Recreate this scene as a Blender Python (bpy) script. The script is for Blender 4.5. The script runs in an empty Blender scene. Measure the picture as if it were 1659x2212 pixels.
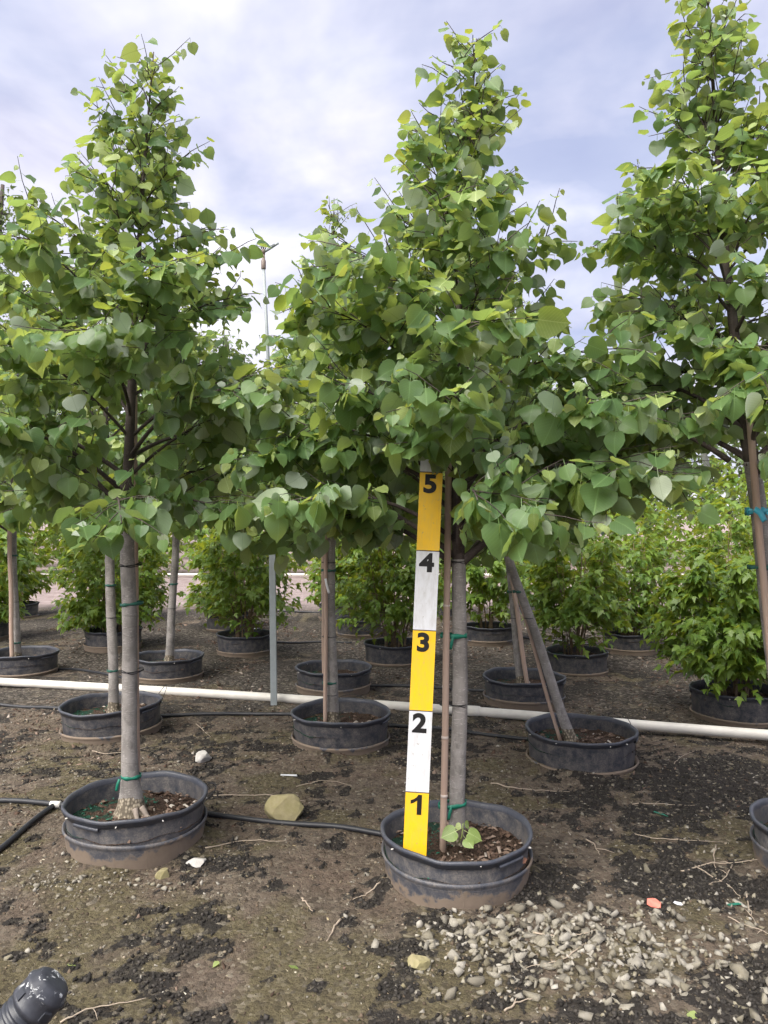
import bpy, bmesh, math, random
import numpy as np
from mathutils import Vector, Matrix

random.seed(7)
rng = np.random.default_rng(7)
SC = bpy.context.scene
COL = SC.collection
PI = math.pi

# ------------------------------------------------------------------ camera
CAM_H = 1.44
FPX = 1662.0            # focal length in units of a 1659 x 2212 picture
CX, HOR = 829.5, 1112.0  # principal column, horizon row
cam_d = bpy.data.cameras.new('camera')
cam_d.sensor_fit = 'VERTICAL'
cam_d.sensor_height = 36.0
cam_d.sensor_width = 27.0
cam_d.lens = 36.0 * FPX / 2212.0
cam_d.clip_start = 0.05
cam_d.clip_end = 3000
cam = bpy.data.objects.new('camera', cam_d)
COL.objects.link(cam)
cam.location = (0, 0, CAM_H)
cam.rotation_euler = (math.radians(90.0 + 0.2), 0, 0)
SC.camera = cam

# ------------------------------------------------------------------ world, sun, exposure
SUN_EL, SUN_AZ = math.radians(52), math.radians(-138)      # azimuth from +Y towards +X
world = bpy.data.worlds.new('World')
SC.world = world
world.use_nodes = True
wn = world.node_tree
wn.nodes.clear()


def nd(nt, typ, **kw):
    n = nt.nodes.new(typ)
    for k, v in kw.items():
        if k.startswith('i_'):
            key = k[2:]
            key = int(key) if key.isdigit() else key.replace('_', ' ')
            n.inputs[key].default_value = v
        else:
            setattr(n, k, v)
    return n


def lk(nt, a, ao, b, bi):
    nt.links.new(a.outputs[ao], b.inputs[bi])


def mathn(nt, op, a, b=None, clamp=False):
    n = nt.nodes.new('ShaderNodeMath')
    n.operation = op
    n.use_clamp = clamp
    for i, v in enumerate((a, b)):
        if v is None:
            continue
        if isinstance(v, (int, float)):
            n.inputs[i].default_value = v
        else:
            nt.links.new(v, n.inputs[i])
    return n.outputs[0]


def ramp(nt, src, stops, interp='LINEAR'):
    n = nt.nodes.new('ShaderNodeValToRGB')
    n.color_ramp.interpolation = interp
    els = n.color_ramp.elements
    while len(els) < len(stops):
        els.new(0.5)
    for e, (p, c) in zip(els, stops):
        e.position = p
        e.color = (c, c, c, 1) if isinstance(c, (int, float)) else (c[0], c[1], c[2], 1)
    nt.links.new(src, n.inputs[0])
    return n.outputs[0]


def mixc(nt, fac, a, b, blend='MIX'):
    n = nt.nodes.new('ShaderNodeMix')
    n.data_type = 'RGBA'
    n.blend_type = blend
    n.clamp_result = False
    for idx, v in ((0, fac), (6, a), (7, b)):
        if isinstance(v, (int, float)):
            n.inputs[idx].default_value = v
        elif isinstance(v, (tuple, list)):
            n.inputs[idx].default_value = (v[0], v[1], v[2], 1)
        else:
            nt.links.new(v, n.inputs[idx])
    return n.outputs[2]


def build_world():
    nt = wn
    sky = nd(nt, 'ShaderNodeTexSky', sky_type='NISHITA', sun_disc=False, sun_elevation=SUN_EL, sun_rotation=SUN_AZ,
             air_density=1.0, dust_density=1.2, ozone_density=1.4)
    tc = nd(nt, 'ShaderNodeTexCoord')
    sep = nd(nt, 'ShaderNodeSeparateXYZ')
    lk(nt, tc, 'Generated', sep, 0)
    dz = mathn(nt, 'ADD', mathn(nt, 'MAXIMUM', sep.outputs[2], 0.0), 0.22)
    cmb = nd(nt, 'ShaderNodeCombineXYZ', i_2=8.83)
    nt.links.new(mathn(nt, 'DIVIDE', sep.outputs[0], dz), cmb.inputs[0])
    nt.links.new(mathn(nt, 'DIVIDE', sep.outputs[1], dz), cmb.inputs[1])
    # cloud cover and cloud brightness: two noise fields over the same flat layer
    n1 = nd(nt, 'ShaderNodeTexNoise', i_Scale=1.2, i_Detail=6.0, i_Roughness=0.52, i_Distortion=0.35)
    lk(nt, cmb, 0, n1, 'Vector')
    off = nd(nt, 'ShaderNodeVectorMath', operation='ADD')
    lk(nt, cmb, 0, off, 0)
    off.inputs[1].default_value = (4.3, 1.9, 0)
    n2 = nd(nt, 'ShaderNodeTexNoise', i_Scale=2.3, i_Detail=6.0, i_Roughness=0.5, i_Distortion=0.4)
    lk(nt, off, 0, n2, 'Vector')
    cover = ramp(nt, n1.outputs[0], [(0.36, 0.30), (0.50, 0.86), (0.60, 1.0)])
    cloud = mixc(nt, ramp(nt, n2.outputs[0], [(0.34, 0.0), (0.64, 1.0)]), (5.5, 5.5, 7.0), (9.6, 9.4, 10.1))
    blue = mixc(nt, 0.55, sky.outputs[0], (3.9, 4.6, 7.6))
    col = mixc(nt, cover, blue, cloud)
    bg = nd(nt, 'ShaderNodeBackground', i_Strength=0.060)
    nt.links.new(col, bg.inputs[0])
    out = nd(nt, 'ShaderNodeOutputWorld')
    lk(nt, bg, 0, out, 0)


build_world()
sun_d = bpy.data.lights.new('sun', 'SUN')
sun_d.energy = 3.9
sun_d.angle = math.radians(60)
sun_d.color = (1.0, 0.95, 0.86)
sun = bpy.data.objects.new('sun', sun_d)
COL.objects.link(sun)
sdir = Vector((math.sin(SUN_AZ) * math.cos(SUN_EL), math.cos(SUN_AZ) * math.cos(SUN_EL), math.sin(SUN_EL)))
sun.rotation_euler = sdir.to_track_quat('Z', 'Y').to_euler()
sun.location = sdir * 30
SC.view_settings.view_transform = 'Standard'
SC.view_settings.look = 'None'
SC.view_settings.gamma = 1.0
SC.view_settings.use_curve_mapping = False
SC.view_settings.exposure = 1.15
SC.cycles.max_bounces = 6
SC.cycles.diffuse_bounces = 5
SC.cycles.transmission_bounces = 3
SC.cycles.use_denoising = True
SC.cycles.use_light_tree = False
SC.cycles.use_adaptive_sampling = True
SC.cycles.adaptive_threshold = 0.03


# ------------------------------------------------------------------ helpers
def W(px, d):
    """sideways position of picture column px at depth d"""
    return (px - CX) / FPX * d


def Zh(py, d):
    return CAM_H - (py - HOR) / FPX * d


def gpos(px, py):
    """ground point under a pixel"""
    d = CAM_H * FPX / (py - HOR)
    return W(px, d), d


_gt = [(0.9, 0.35, 0.011, 0.3), (-0.5, 1.1, 0.009, 1.2), (2.1, -1.3, 0.006, 2.2), (1.2, 2.7, 0.006, 0.7), (-3.9, 2.6, 0.0035, 4.0),
       (4.6, 4.1, 0.003, 5.1), (-6.5, 5.2, 0.0022, 1.7), (8.0, -3.4, 0.0022, 2.9), (9.1, 8.2, 0.0016, 0.2), (-13.0, 9.5, 0.0013, 3.3)]


def gh(x, y):
    z = 0
    for a, b, amp, ph in _gt:
        z = z + amp * np.sin(a * x + b * y + ph)
    return z - 0.004


def tag(o, label=None, cat=None, group=None, kind=None):
    if label:
        o['label'] = label
    if cat:
        o['category'] = cat
    if group:
        o['group'] = group
    if kind:
        o['kind'] = kind
    return o


def empty(name, loc, rot=(0, 0, 0)):
    o = bpy.data.objects.new(name, None)
    o.empty_display_size = 0.1
    o.location = loc
    o.rotation_euler = rot
    COL.objects.link(o)
    return o


class MB:
    """collects geometry for one mesh object"""

    def __init__(s):
        s.v, s.f, s.uv, s.n = [], [], [], 0

    def add(s, verts, faces, uvs=None):
        verts = np.asarray(verts, float).reshape(-1, 3)
        s.v.append(verts)
        s.uv.append(np.zeros((len(verts), 2)) if uvs is None else np.asarray(uvs, float))
        s.f += [tuple(i + s.n for i in f) for f in faces]
        s.n += len(verts)

    def tube(s, pts, rad, sides=6, cap=True, twist=0.0):
        pts = [Vector(p) for p in pts]
        n = len(pts)
        if isinstance(rad, (int, float)):
            rad = [rad] * n
        vs, uv = [], []
        ref = Vector((0.12, 0.97, 0.2))
        dist = 0
        for i, p in enumerate(pts):
            t = (pts[min(i + 1, n - 1)] - pts[max(i - 1, 0)]).normalized()
            if i:
                dist += (p - pts[i - 1]).length
            a = ref - t * ref.dot(t)
            if a.length < 0.05:
                a = Vector((1, 0, 0)) - t * t.x
            a.normalize()
            b = t.cross(a)
            ref = a
            for k in range(sides):
                an = 2 * PI * k / sides + twist
                r = rad[i] if not callable(rad[i]) else rad[i](an)
                vs.append(p + (a * math.cos(an) + b * math.sin(an)) * r)
                uv.append((k / sides, dist))
        fs = []
        for i in range(n - 1):
            for k in range(sides):
                k2 = (k + 1) % sides
                fs.append((i * sides + k, i * sides + k2, (i + 1) * sides + k2, (i + 1) * sides + k))
        if cap:
            fs.append(tuple(range(sides))[::-1])
            fs.append(tuple((n - 1) * sides + k for k in range(sides)))
        s.add([tuple(v) for v in vs], fs, uv)

    def box(s, lo, hi):
        x0, y0, z0 = lo
        x1, y1, z1 = hi
        v = [(x0, y0, z0), (x1, y0, z0), (x1, y1, z0), (x0, y1, z0), (x0, y0, z1), (x1, y0, z1), (x1, y1, z1), (x0, y1, z1)]
        f = [(0, 3, 2, 1), (4, 5, 6, 7), (0, 1, 5, 4), (1, 2, 6, 5), (2, 3, 7, 6), (3, 0, 4, 7)]
        s.add(v, f)

    def lathe(s, prof, seg=72, wob=None, loop=False, ang0=0, ang1=2 * PI):
        """prof: list of (r, z); wob(theta, r, z) -> (r, z)"""
        vs, uv, n = [], [], len(prof)
        full = abs(ang1 - ang0 - 2 * PI) < 1e-6
        cols = seg if full else seg + 1
        for k in range(cols):
            th = ang0 + (ang1 - ang0) * k / seg
            for r, z in prof:
                if wob:
                    r, z = wob(th, r, z)
                vs.append((r * math.cos(th), r * math.sin(th), z))
                uv.append((th / (2 * PI), z))
        fs = []
        for k in range(seg):
            k2 = (k + 1) % cols
            for i in range(n - 1 + (1 if loop else 0)):
                i2 = (i + 1) % n
                fs.append((k * n + i, k2 * n + i, k2 * n + i2, k * n + i2))
        s.add(vs, fs, uv)

    def build(s, name, mat, parent=None, smooth=True, loc=None):
        me = bpy.data.meshes.new(name)
        v = np.concatenate(s.v) if s.v else np.zeros((0, 3))
        me.from_pydata(v.tolist(), [], s.f)
        uvl = me.uv_layers.new(name='UVMap')
        uva = np.concatenate(s.uv)
        li = np.empty(len(me.loops), dtype=np.int32)
        me.loops.foreach_get('vertex_index', li)
        uvl.data.foreach_set('uv', uva[li].astype(np.float32).ravel())
        if smooth:
            me.polygons.foreach_set('use_smooth', [True] * len(me.polygons))
        me.materials.append(mat)
        me.update()
        o = bpy.data.objects.new(name, me)
        COL.objects.link(o)
        if parent is not None:
            o.parent = parent
        if loc is not None:
            o.location = loc
        return o


def raw_mesh(name, V, F, UV, mat, smooth=True):
    """triangle mesh from numpy arrays"""
    me = bpy.data.meshes.new(name)
    nf = len(F)
    me.vertices.add(len(V))
    me.vertices.foreach_set('co', V.astype(np.float32).ravel())
    me.loops.add(nf * 3)
    me.loops.foreach_set('vertex_index', F.astype(np.int32).ravel())
    me.polygons.add(nf)
    me.polygons.foreach_set('loop_start', np.arange(0, nf * 3, 3, dtype=np.int32))
    if smooth:
        me.polygons.foreach_set('use_smooth', np.ones(nf, dtype=bool))
    if UV is not None:
        uvl = me.uv_layers.new(name='UVMap')
        uvl.data.foreach_set('uv', UV[F.ravel()].astype(np.float32).ravel())
    me.materials.append(mat)
    me.update(calc_edges=True)
    me.validate()
    return me


# ------------------------------------------------------------------ materials
def new_mat(name):
    m = bpy.data.materials.new(name)
    m.use_nodes = True
    nt = m.node_tree
    nt.nodes.clear()
    out = nd(nt, 'ShaderNodeOutputMaterial')
    return m, nt, out


def principled(nt, out, rough=0.7, spec=0.3):
    p = nd(nt, 'ShaderNodeBsdfPrincipled')
    p.inputs['Roughness'].default_value = rough
    p.inputs['Specular IOR Level'].default_value = spec
    lk(nt, p, 0, out, 0)
    return p


def bump(nt, src, strength=0.3, dist=0.01):
    b = nd(nt, 'ShaderNodeBump', i_Strength=strength, i_Distance=dist)
    nt.links.new(src, b.inputs['Height'])
    return b.outputs[0]


def coords(nt, kind='Object', scale=None):
    tc = nd(nt, 'ShaderNodeTexCoord')
    if scale is None:
        return tc.outputs[kind]
    mp = nd(nt, 'ShaderNodeMapping')
    mp.inputs['Scale'].default_value = scale
    lk(nt, tc, kind, mp, 0)
    return mp.outputs[0]


def noise(nt, vec, scale, detail=4, rough=0.55, dist=0.0):
    n = nd(nt, 'ShaderNodeTexNoise', i_Scale=scale, i_Detail=float(detail), i_Roughness=rough, i_Distortion=dist)
    if vec is not None:
        nt.links.new(vec, n.inputs['Vector'])
    return n.outputs[0]


def voro(nt, vec, scale, feature='F1', out='Distance'):
    n = nd(nt, 'ShaderNodeTexVoronoi', feature=feature, i_Scale=scale)
    if vec is not None:
        nt.links.new(vec, n.inputs['Vector'])
    return n.outputs[out]


def plain(name, col, rough=0.6, spec=0.3, var=0.15, scale=40, bmp=0.15):
    m, nt, out = new_mat(name)
    p = principled(nt, out, rough, spec)
    v = coords(nt, 'Object')
    nz = noise(nt, v, scale, 5)
    dark = tuple(c * (1 - var) for c in col)
    lite = tuple(min(1, c * (1 + var)) for c in col)
    nt.links.new(mixc(nt, nz, dark, lite), p.inputs['Base Color'])
    if bmp:
        nt.links.new(bump(nt, nz, bmp, 0.002), p.inputs['Normal'])
    return m


def leaf_mat(name, top_a, top_b, under, under_pale, trans, pale_share, tfac=0.38, veins=9.0):
    m, nt, out = new_mat(name)
    geo = nd(nt, 'ShaderNodeNewGeometry')
    oi = nd(nt, 'ShaderNodeObjectInfo')
    r1 = mathn(nt, 'FRACT', mathn(nt, 'ADD', geo.outputs['Random Per Island'], mathn(nt, 'MULTIPLY', oi.outputs['Random'], 7.31)))
    r2 = mathn(nt, 'FRACT', mathn(nt, 'MULTIPLY', r1, 13.7))
    r3 = mathn(nt, 'FRACT', mathn(nt, 'MULTIPLY', r1, 57.3))
    top = mixc(nt, r1, top_a, top_b)
    # veins in leaf coordinates: midrib and slanting side veins
    uv = nd(nt, 'ShaderNodeUVMap')
    sp = nd(nt, 'ShaderNodeSeparateXYZ')
    lk(nt, uv, 0, sp, 0)
    ay = mathn(nt, 'ABSOLUTE', sp.outputs[1])
    side = mathn(nt, 'ABSOLUTE', mathn(nt, 'SUBTRACT', mathn(nt, 'FRACT', mathn(nt, 'MULTIPLY', mathn(nt, 'SUBTRACT', sp.outputs[0], mathn(nt, 'MULTIPLY', ay, 0.75)), veins)), 0.5))
    vein = mathn(nt, 'MAXIMUM', mathn(nt, 'LESS_THAN', ay, 0.016), mathn(nt, 'MULTIPLY', mathn(nt, 'GREATER_THAN', side, 0.44), 0.6))
    top = mixc(nt, mathn(nt, 'MULTIPLY', vein, 0.6), top, tuple(min(1, c * 1.9 + 0.02) for c in top_b))
    und = mixc(nt, mathn(nt, 'GREATER_THAN', r2, 1 - pale_share), under, under_pale)
    und = mixc(nt, mathn(nt, 'MULTIPLY', vein, 0.4), und, tuple(c * 0.75 for c in under))
    col = mixc(nt, geo.outputs['Backfacing'], top, und)
    p = nd(nt, 'ShaderNodeBsdfPrincipled')
    p.inputs['Roughness'].default_value = 0.40
    p.inputs['Specular IOR Level'].default_value = 0.45
    nt.links.new(col, p.inputs['Base Color'])
    t = nd(nt, 'ShaderNodeBsdfTranslucent')
    tcol = mixc(nt, r3, trans, (trans[0] * 1.5, trans[1] * 1.2, trans[2]))
    tcol = mixc(nt, mathn(nt, 'MULTIPLY', vein, 0.35), tcol, tuple(c * 0.55 for c in trans))
    nt.links.new(tcol, t.inputs[0])
    mx = nd(nt, 'ShaderNodeMixShader', i_0=tfac)
    lk(nt, p, 0, mx, 1)
    lk(nt, t, 0, mx, 2)
    lk(nt, mx, 0, out, 0)
    return m


def bark_mat(name, a, b, ring=(0.10, 0.085, 0.075), bands=True):
    m, nt, out = new_mat(name)
    p = principled(nt, out, 0.8, 0.25)
    v = coords(nt, 'Object')
    vz = coords(nt, 'Object', (1, 1, 0.12))
    big = noise(nt, v, 9, 4)
    fib = noise(nt, vz, 160, 4, 0.7)
    c = mixc(nt, ramp(nt, big, [(0.35, 0), (0.65, 1)]), a, b)
    c = mixc(nt, mathn(nt, 'MULTIPLY', fib, 0.55), c, tuple(x * 0.62 for x in a))
    lent = noise(nt, coords(nt, 'Object', (1, 1, 5)), 55, 2)
    c = mixc(nt, mathn(nt, 'MULTIPLY', ramp(nt, lent, [(0.60, 0), (0.66, 1)]), 0.4), c, tuple(min(1, x * 1.45) for x in b))
    blotch = noise(nt, coords(nt, 'Object', (1, 1, 0.6)), 26, 5, 0.7)
    c = mixc(nt, mathn(nt, 'MULTIPLY', ramp(nt, blotch, [(0.52, 0), (0.66, 1)]), 0.5), c, tuple(x * 0.55 for x in a))
    if bands:
        sp = nd(nt, 'ShaderNodeSeparateXYZ')
        nt.links.new(v, sp.inputs[0])
        wv = mathn(nt, 'ADD', sp.outputs[2], mathn(nt, 'MULTIPLY', noise(nt, coords(nt, 'Object', (0.3, 0.3, 1)), 3.0, 2), 0.9))
        band = mathn(nt, 'LESS_THAN', mathn(nt, 'FRACT', mathn(nt, 'MULTIPLY', wv, 3.1)), 0.02)
        c = mixc(nt, mathn(nt, 'MULTIPLY', band, 0.28), c, ring)
        # rough, scaly foot
        foot = mathn(nt, 'LESS_THAN', mathn(nt, 'ADD', sp.outputs[2], mathn(nt, 'MULTIPLY', big, 0.10)), 0.135)
        scal = voro(nt, coords(nt, 'Object', (1, 1, 0.7)), 85, 'F1')
        fc = mixc(nt, ramp(nt, scal, [(0.15, 0), (0.6, 1)]), tuple(min(1, x * 1.35) for x in (0.29, 0.25, 0.19)), (0.12, 0.10, 0.075))
        c = mixc(nt, foot, c, fc)
        hgt = mathn(nt, 'ADD', mathn(nt, 'MULTIPLY', fib, 0.5), mathn(nt, 'MULTIPLY', mathn(nt, 'MULTIPLY', foot, scal), -2.0))
    else:
        hgt = fib
    nt.links.new(c, p.inputs['Base Color'])
    nt.links.new(bump(nt, hgt, 0.55, 0.004), p.inputs['Normal'])
    return m


def pot_mat(name, base=(0.045, 0.050, 0.064), dirt=(0.26, 0.205, 0.155), zmid=0.05, zw=0.06, amount=0.9, light=0.5):
    m, nt, out = new_mat(name)
    p = principled(nt, out, 0.5, 0.4)
    v = coords(nt, 'Object')
    sp = nd(nt, 'ShaderNodeSeparateXYZ')
    nt.links.new(v, sp.inputs[0])
    oi = nd(nt, 'ShaderNodeObjectInfo')
    sh = nd(nt, 'ShaderNodeVectorMath', operation='ADD')
    nt.links.new(v, sh.inputs[0])
    cmb = nd(nt, 'ShaderNodeCombineXYZ')
    nt.links.new(mathn(nt, 'MULTIPLY', oi.outputs['Random'], 40.0), cmb.inputs[0])
    nt.links.new(cmb.outputs[0], sh.inputs[1])
    v2 = sh.outputs[0]
    big = noise(nt, v2, 3.2, 5, 0.6)
    fine = noise(nt, v2, 140, 4, 0.7)
    mid = noise(nt, v2, 22, 5, 0.65)
    # dried mud: thick below a wavering tide line, thin dusty film above it
    line = mathn(nt, 'ADD', mathn(nt, 'SUBTRACT', sp.outputs[2], zmid), mathn(nt, 'MULTIPLY', mathn(nt, 'SUBTRACT', big, 0.5), -0.30))
    line = mathn(nt, 'ADD', line, mathn(nt, 'MULTIPLY', mathn(nt, 'SUBTRACT', mid, 0.5), -0.12))
    mud = ramp(nt, mathn(nt, 'ADD', mathn(nt, 'MULTIPLY', line, 1.0 / zw), 0.5), [(0.30, 1.0), (0.46, 0.0)])
    film = mathn(nt, 'MULTIPLY', ramp(nt, mid, [(0.34, 0.0), (0.66, 1.0)]), mathn(nt, 'MULTIPLY', ramp(nt, fine, [(0.35, 0.25), (0.6, 1.0)]), light))
    c = mixc(nt, film, base, (0.27, 0.235, 0.20))
    mudc = mixc(nt, mid, tuple(x * 0.62 for x in dirt), dirt)
    c = mixc(nt, mathn(nt, 'MULTIPLY', mud, amount), c, mudc)
    nt.links.new(c, p.inputs['Base Color'])
    nt.links.new(mathn(nt, 'ADD', mathn(nt, 'MULTIPLY', mathn(nt, 'MAXIMUM', mud, film), 0.4), 0.42), p.inputs['Roughness'])
    # pressed panels in the plastic
    uv = nd(nt, 'ShaderNodeUVMap')
    mp = nd(nt, 'ShaderNodeMapping')
    mp.inputs['Scale'].default_value = (14, 11.5, 1)
    lk(nt, uv, 0, mp, 0)
    br = nd(nt, 'ShaderNodeTexBrick', i_Scale=1.0, i_Mortar_Size=0.018, i_Mortar_Smooth=0.3, i_Brick_Width=1.0, i_Row_Height=1.0)
    lk(nt, mp, 0, br, 0)
    h = mathn(nt, 'ADD', mathn(nt, 'MULTIPLY', br.outputs['Fac'], -0.6), mathn(nt, 'ADD', mathn(nt, 'MULTIPLY', fine, 0.14), mathn(nt, 'MULTIPLY', mud, 0.3)))
    nt.links.new(bump(nt, h, 0.5, 0.004), p.inputs['Normal'])
    return m


def soil_mat():
    m, nt, out = new_mat('potting_soil')
    p = principled(nt, out, 0.95, 0.15)
    v = coords(nt, 'Object')
    sp = nd(nt, 'ShaderNodeSeparateXYZ')
    nt.links.new(v, sp.inputs[0])
    big = noise(nt, v, 8, 4)
    fine = noise(nt, v, 130, 5, 0.7)
    c = mixc(nt, ramp(nt, fine, [(0.35, 0), (0.68, 1)]), (0.028, 0.02, 0.015), (0.15, 0.10, 0.075))
    g = mathn(nt, 'ADD', mathn(nt, 'MULTIPLY', sp.outputs[0], -2.2), mathn(nt, 'MULTIPLY', mathn(nt, 'SUBTRACT', big, 0.5), 2.4))
    gm = ramp(nt, g, [(0.28, 0), (0.42, 1)])
    c = mixc(nt, mathn(nt, 'MULTIPLY', gm, 0.85), c, mixc(nt, ramp(nt, fine, [(0.35, 0), (0.7, 1)]), (0.008, 0.032, 0.024), (0.03, 0.11, 0.075)))
    nt.links.new(c, p.inputs['Base Color'])
    nt.links.new(bump(nt, fine, 1.0, 0.02), p.inputs['Normal'])
    return m


def ground_mat():
    m, nt, out = new_mat('nursery_ground')
    p = principled(nt, out, 0.95, 0.15)
    v = coords(nt, 'Object')
    att = nd(nt, 'ShaderNodeAttribute', attribute_name='cover')
    sp = nd(nt, 'ShaderNodeSeparateColor')
    lk(nt, att, 'Color', sp, 0)
    n_mid = noise(nt, v, 14, 6, 0.65)
    n_fine = noise(nt, v, 90, 5, 0.7)
    n_vf = noise(nt, v, 320, 3, 0.6)
    n_big = noise(nt, v, 2.2, 5)
    soil = mixc(nt, ramp(nt, n_mid, [(0.3, 0), (0.7, 1)]), (0.118, 0.094, 0.073), (0.265, 0.215, 0.168))
    soil = mixc(nt, mathn(nt, 'MULTIPLY', n_fine, 0.55), soil, (0.055, 0.043, 0.034))
    soil = mixc(nt, ramp(nt, n_big, [(0.45, 0), (0.7, 0.5)]), soil, (0.17, 0.118, 0.090))
    moss = mixc(nt, ramp(nt, n_fine, [(0.3, 0), (0.7, 1)]), (0.066, 0.056, 0.030), (0.190, 0.165, 0.092))
    edge = lambda s, k: ramp(nt, mathn(nt, 'ADD', s, mathn(nt, 'MULTIPLY', mathn(nt, 'SUBTRACT', n_fine, 0.5), k)), [(0.44, 0), (0.56, 1)])
    edge2 = lambda s, k: ramp(nt, mathn(nt, 'ADD', s, mathn(nt, 'MULTIPLY', mathn(nt, 'SUBTRACT', n_mid, 0.5), k)), [(0.30, 0), (0.72, 1)])
    c = mixc(nt, mathn(nt, 'MULTIPLY', edge2(sp.outputs[1], 1.1), 0.8), soil, moss)
    dark = mixc(nt, n_vf, (0.012, 0.011, 0.011), (0.05, 0.046, 0.044))
    c = mixc(nt, mathn(nt, 'MULTIPLY', edge(sp.outputs[0], 0.9), 0.93), c, dark)
    # small stones pressed into the soil
    pv = nd(nt, 'ShaderNodeTexVoronoi', feature='F1', i_Scale=62.0)
    nt.links.new(v, pv.inputs['Vector'])
    psp = nd(nt, 'ShaderNodeSeparateColor')
    lk(nt, pv, 'Color', psp, 0)
    c = mixc(nt, ramp(nt, psp.outputs[0], [(0.70, 0.0), (0.95, 0.30), (0.99, 0.8)]), c, (0.29, 0.255, 0.20))
    c = mixc(nt, ramp(nt, psp.outputs[1], [(0.50, 0.0), (0.95, 0.55)]), c, (0.040, 0.033, 0.027))
    # coarse grit of the beds further back
    gv = nd(nt, 'ShaderNodeTexVoronoi', feature='F1', i_Scale=48.0)
    nt.links.new(v, gv.inputs['Vector'])
    gsp = nd(nt, 'ShaderNodeSeparateColor')
    lk(nt, gv, 'Color', gsp, 0)
    grit = mixc(nt, ramp(nt, gsp.outputs[0], [(0.0, 0), (0.75, 0.35), (0.93, 1.0)]), (0.04, 0.034, 0.03), (0.24, 0.21, 0.175))
    c = mixc(nt, sp.outputs[2], c, grit)
    # pale pinkish gravel of the yard road
    sx = nd(nt, 'ShaderNodeSeparateXYZ')
    nt.links.new(v, sx.inputs[0])
    road = ramp(nt, mathn(nt, 'MULTIPLY', mathn(nt, 'ADD', sx.outputs[1], mathn(nt, 'MULTIPLY', mathn(nt, 'SUBTRACT', noise(nt, v, 0.9, 4), 0.5), 3.0)), 0.01), [(0.114, 0), (0.128, 1)])
    rc = mixc(nt, ramp(nt, noise(nt, v, 4, 6, 0.7), [(0.3, 0), (0.7, 1)]), (0.24, 0.185, 0.175), (0.40, 0.33, 0.32))
    c = mixc(nt, road, c, rc)
    nt.links.new(c, p.inputs['Base Color'])
    h = mathn(nt, 'ADD', mathn(nt, 'MULTIPLY', n_mid, 0.7), mathn(nt, 'ADD', mathn(nt, 'MULTIPLY', n_fine, 0.5), mathn(nt, 'MULTIPLY', n_vf, 0.2)))
    h = mathn(nt, 'SUBTRACT', h, mathn(nt, 'MULTIPLY', mathn(nt, 'MULTIPLY', gv.outputs['Distance'], sp.outputs[2]), 0.6))
    h = mathn(nt, 'SUBTRACT', h, mathn(nt, 'MULTIPLY', pv.outputs['Distance'], 0.22))
    nt.links.new(bump(nt, h, 1.0, 0.035), p.inputs['Normal'])
    return m


def stone_mat(name, a, b, stain, stain_amt=0.5):
    m, nt, out = new_mat(name)
    p = principled(nt, out, 0.9, 0.2)
    geo = nd(nt, 'ShaderNodeNewGeometry')
    oi = nd(nt, 'ShaderNodeObjectInfo')
    r = mathn(nt, 'FRACT', mathn(nt, 'ADD', geo.outputs['Random Per Island'], mathn(nt, 'MULTIPLY', oi.outputs['Random'], 7.31)))
    r2 = mathn(nt, 'FRACT', mathn(nt, 'MULTIPLY', r, 17.3))
    v = coords(nt, 'Object')
    nz = noise(nt, v, 70, 5, 0.65)
    nb = noise(nt, v, 25, 4, 0.6)
    c = mixc(nt, r, a, b)
    c = mixc(nt, mathn(nt, 'MULTIPLY', nz, 0.6), c, tuple(x * 0.5 for x in a))
    c = mixc(nt, mathn(nt, 'MULTIPLY', mathn(nt, 'MULTIPLY', ramp(nt, nb, [(0.4, 0), (0.62, 1)]), r2), stain_amt), c, stain)
    nt.links.new(c, p.inputs['Base Color'])
    nt.links.new(bump(nt, nz, 0.6, 0.004), p.inputs['Normal'])
    return m


def rand_mat(name, stops, rough=0.9):
    m, nt, out = new_mat(name)
    p = principled(nt, out, rough, 0.2)
    geo = nd(nt, 'ShaderNodeNewGeometry')
    oi = nd(nt, 'ShaderNodeObjectInfo')
    r = mathn(nt, 'FRACT', mathn(nt, 'ADD', geo.outputs['Random Per Island'], mathn(nt, 'MULTIPLY', oi.outputs['Random'], 7.31)))
    c = ramp(nt, r, stops)
    nz = noise(nt, coords(nt, 'Object'), 120, 3)
    nt.links.new(mixc(nt, mathn(nt, 'MULTIPLY', nz, 0.4), c, (0.05, 0.04, 0.03)), p.inputs['Base Color'])
    return m


def stake_mat():
    m, nt, out = new_mat('stake_wood')
    p = principled(nt, out, 0.75, 0.25)
    v = coords(nt, 'Object', (1, 1, 0.06))
    fib = noise(nt, v, 190, 4, 0.65)
    big = noise(nt, coords(nt, 'Object'), 5, 3)
    c = mixc(nt, fib, (0.30, 0.19, 0.14), (0.56, 0.39, 0.30))
    c = mixc(nt, mathn(nt, 'MULTIPLY', big, 0.7), c, (0.36, 0.31, 0.27))
    nt.links.new(c, p.inputs['Base Color'])
    nt.links.new(bump(nt, fib, 0.4, 0.002), p.inputs['Normal'])
    return m


def board_mat(name, col, scuff):
    m, nt, out = new_mat(name)
    p = principled(nt, out, 0.42, 0.4)
    v = coords(nt, 'Object')
    nz = noise(nt, coords(nt, 'Object', (1, 1, 0.25)), 60, 6, 0.7)
    sp = noise(nt, v, 75, 3, 0.6)
    c = mixc(nt, ramp(nt, nz, [(0.42, 0.0), (0.68, 0.7)]), col, scuff)
    c = mixc(nt, mathn(nt, 'MULTIPLY', ramp(nt, sp, [(0.66, 0), (0.72, 1)]), 0.6), c, (0.24, 0.20, 0.15))
    nt.links.new(c, p.inputs['Base Color'])
    nt.links.new(bump(nt, nz, 0.15, 0.001), p.inputs['Normal'])
    return m


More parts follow.
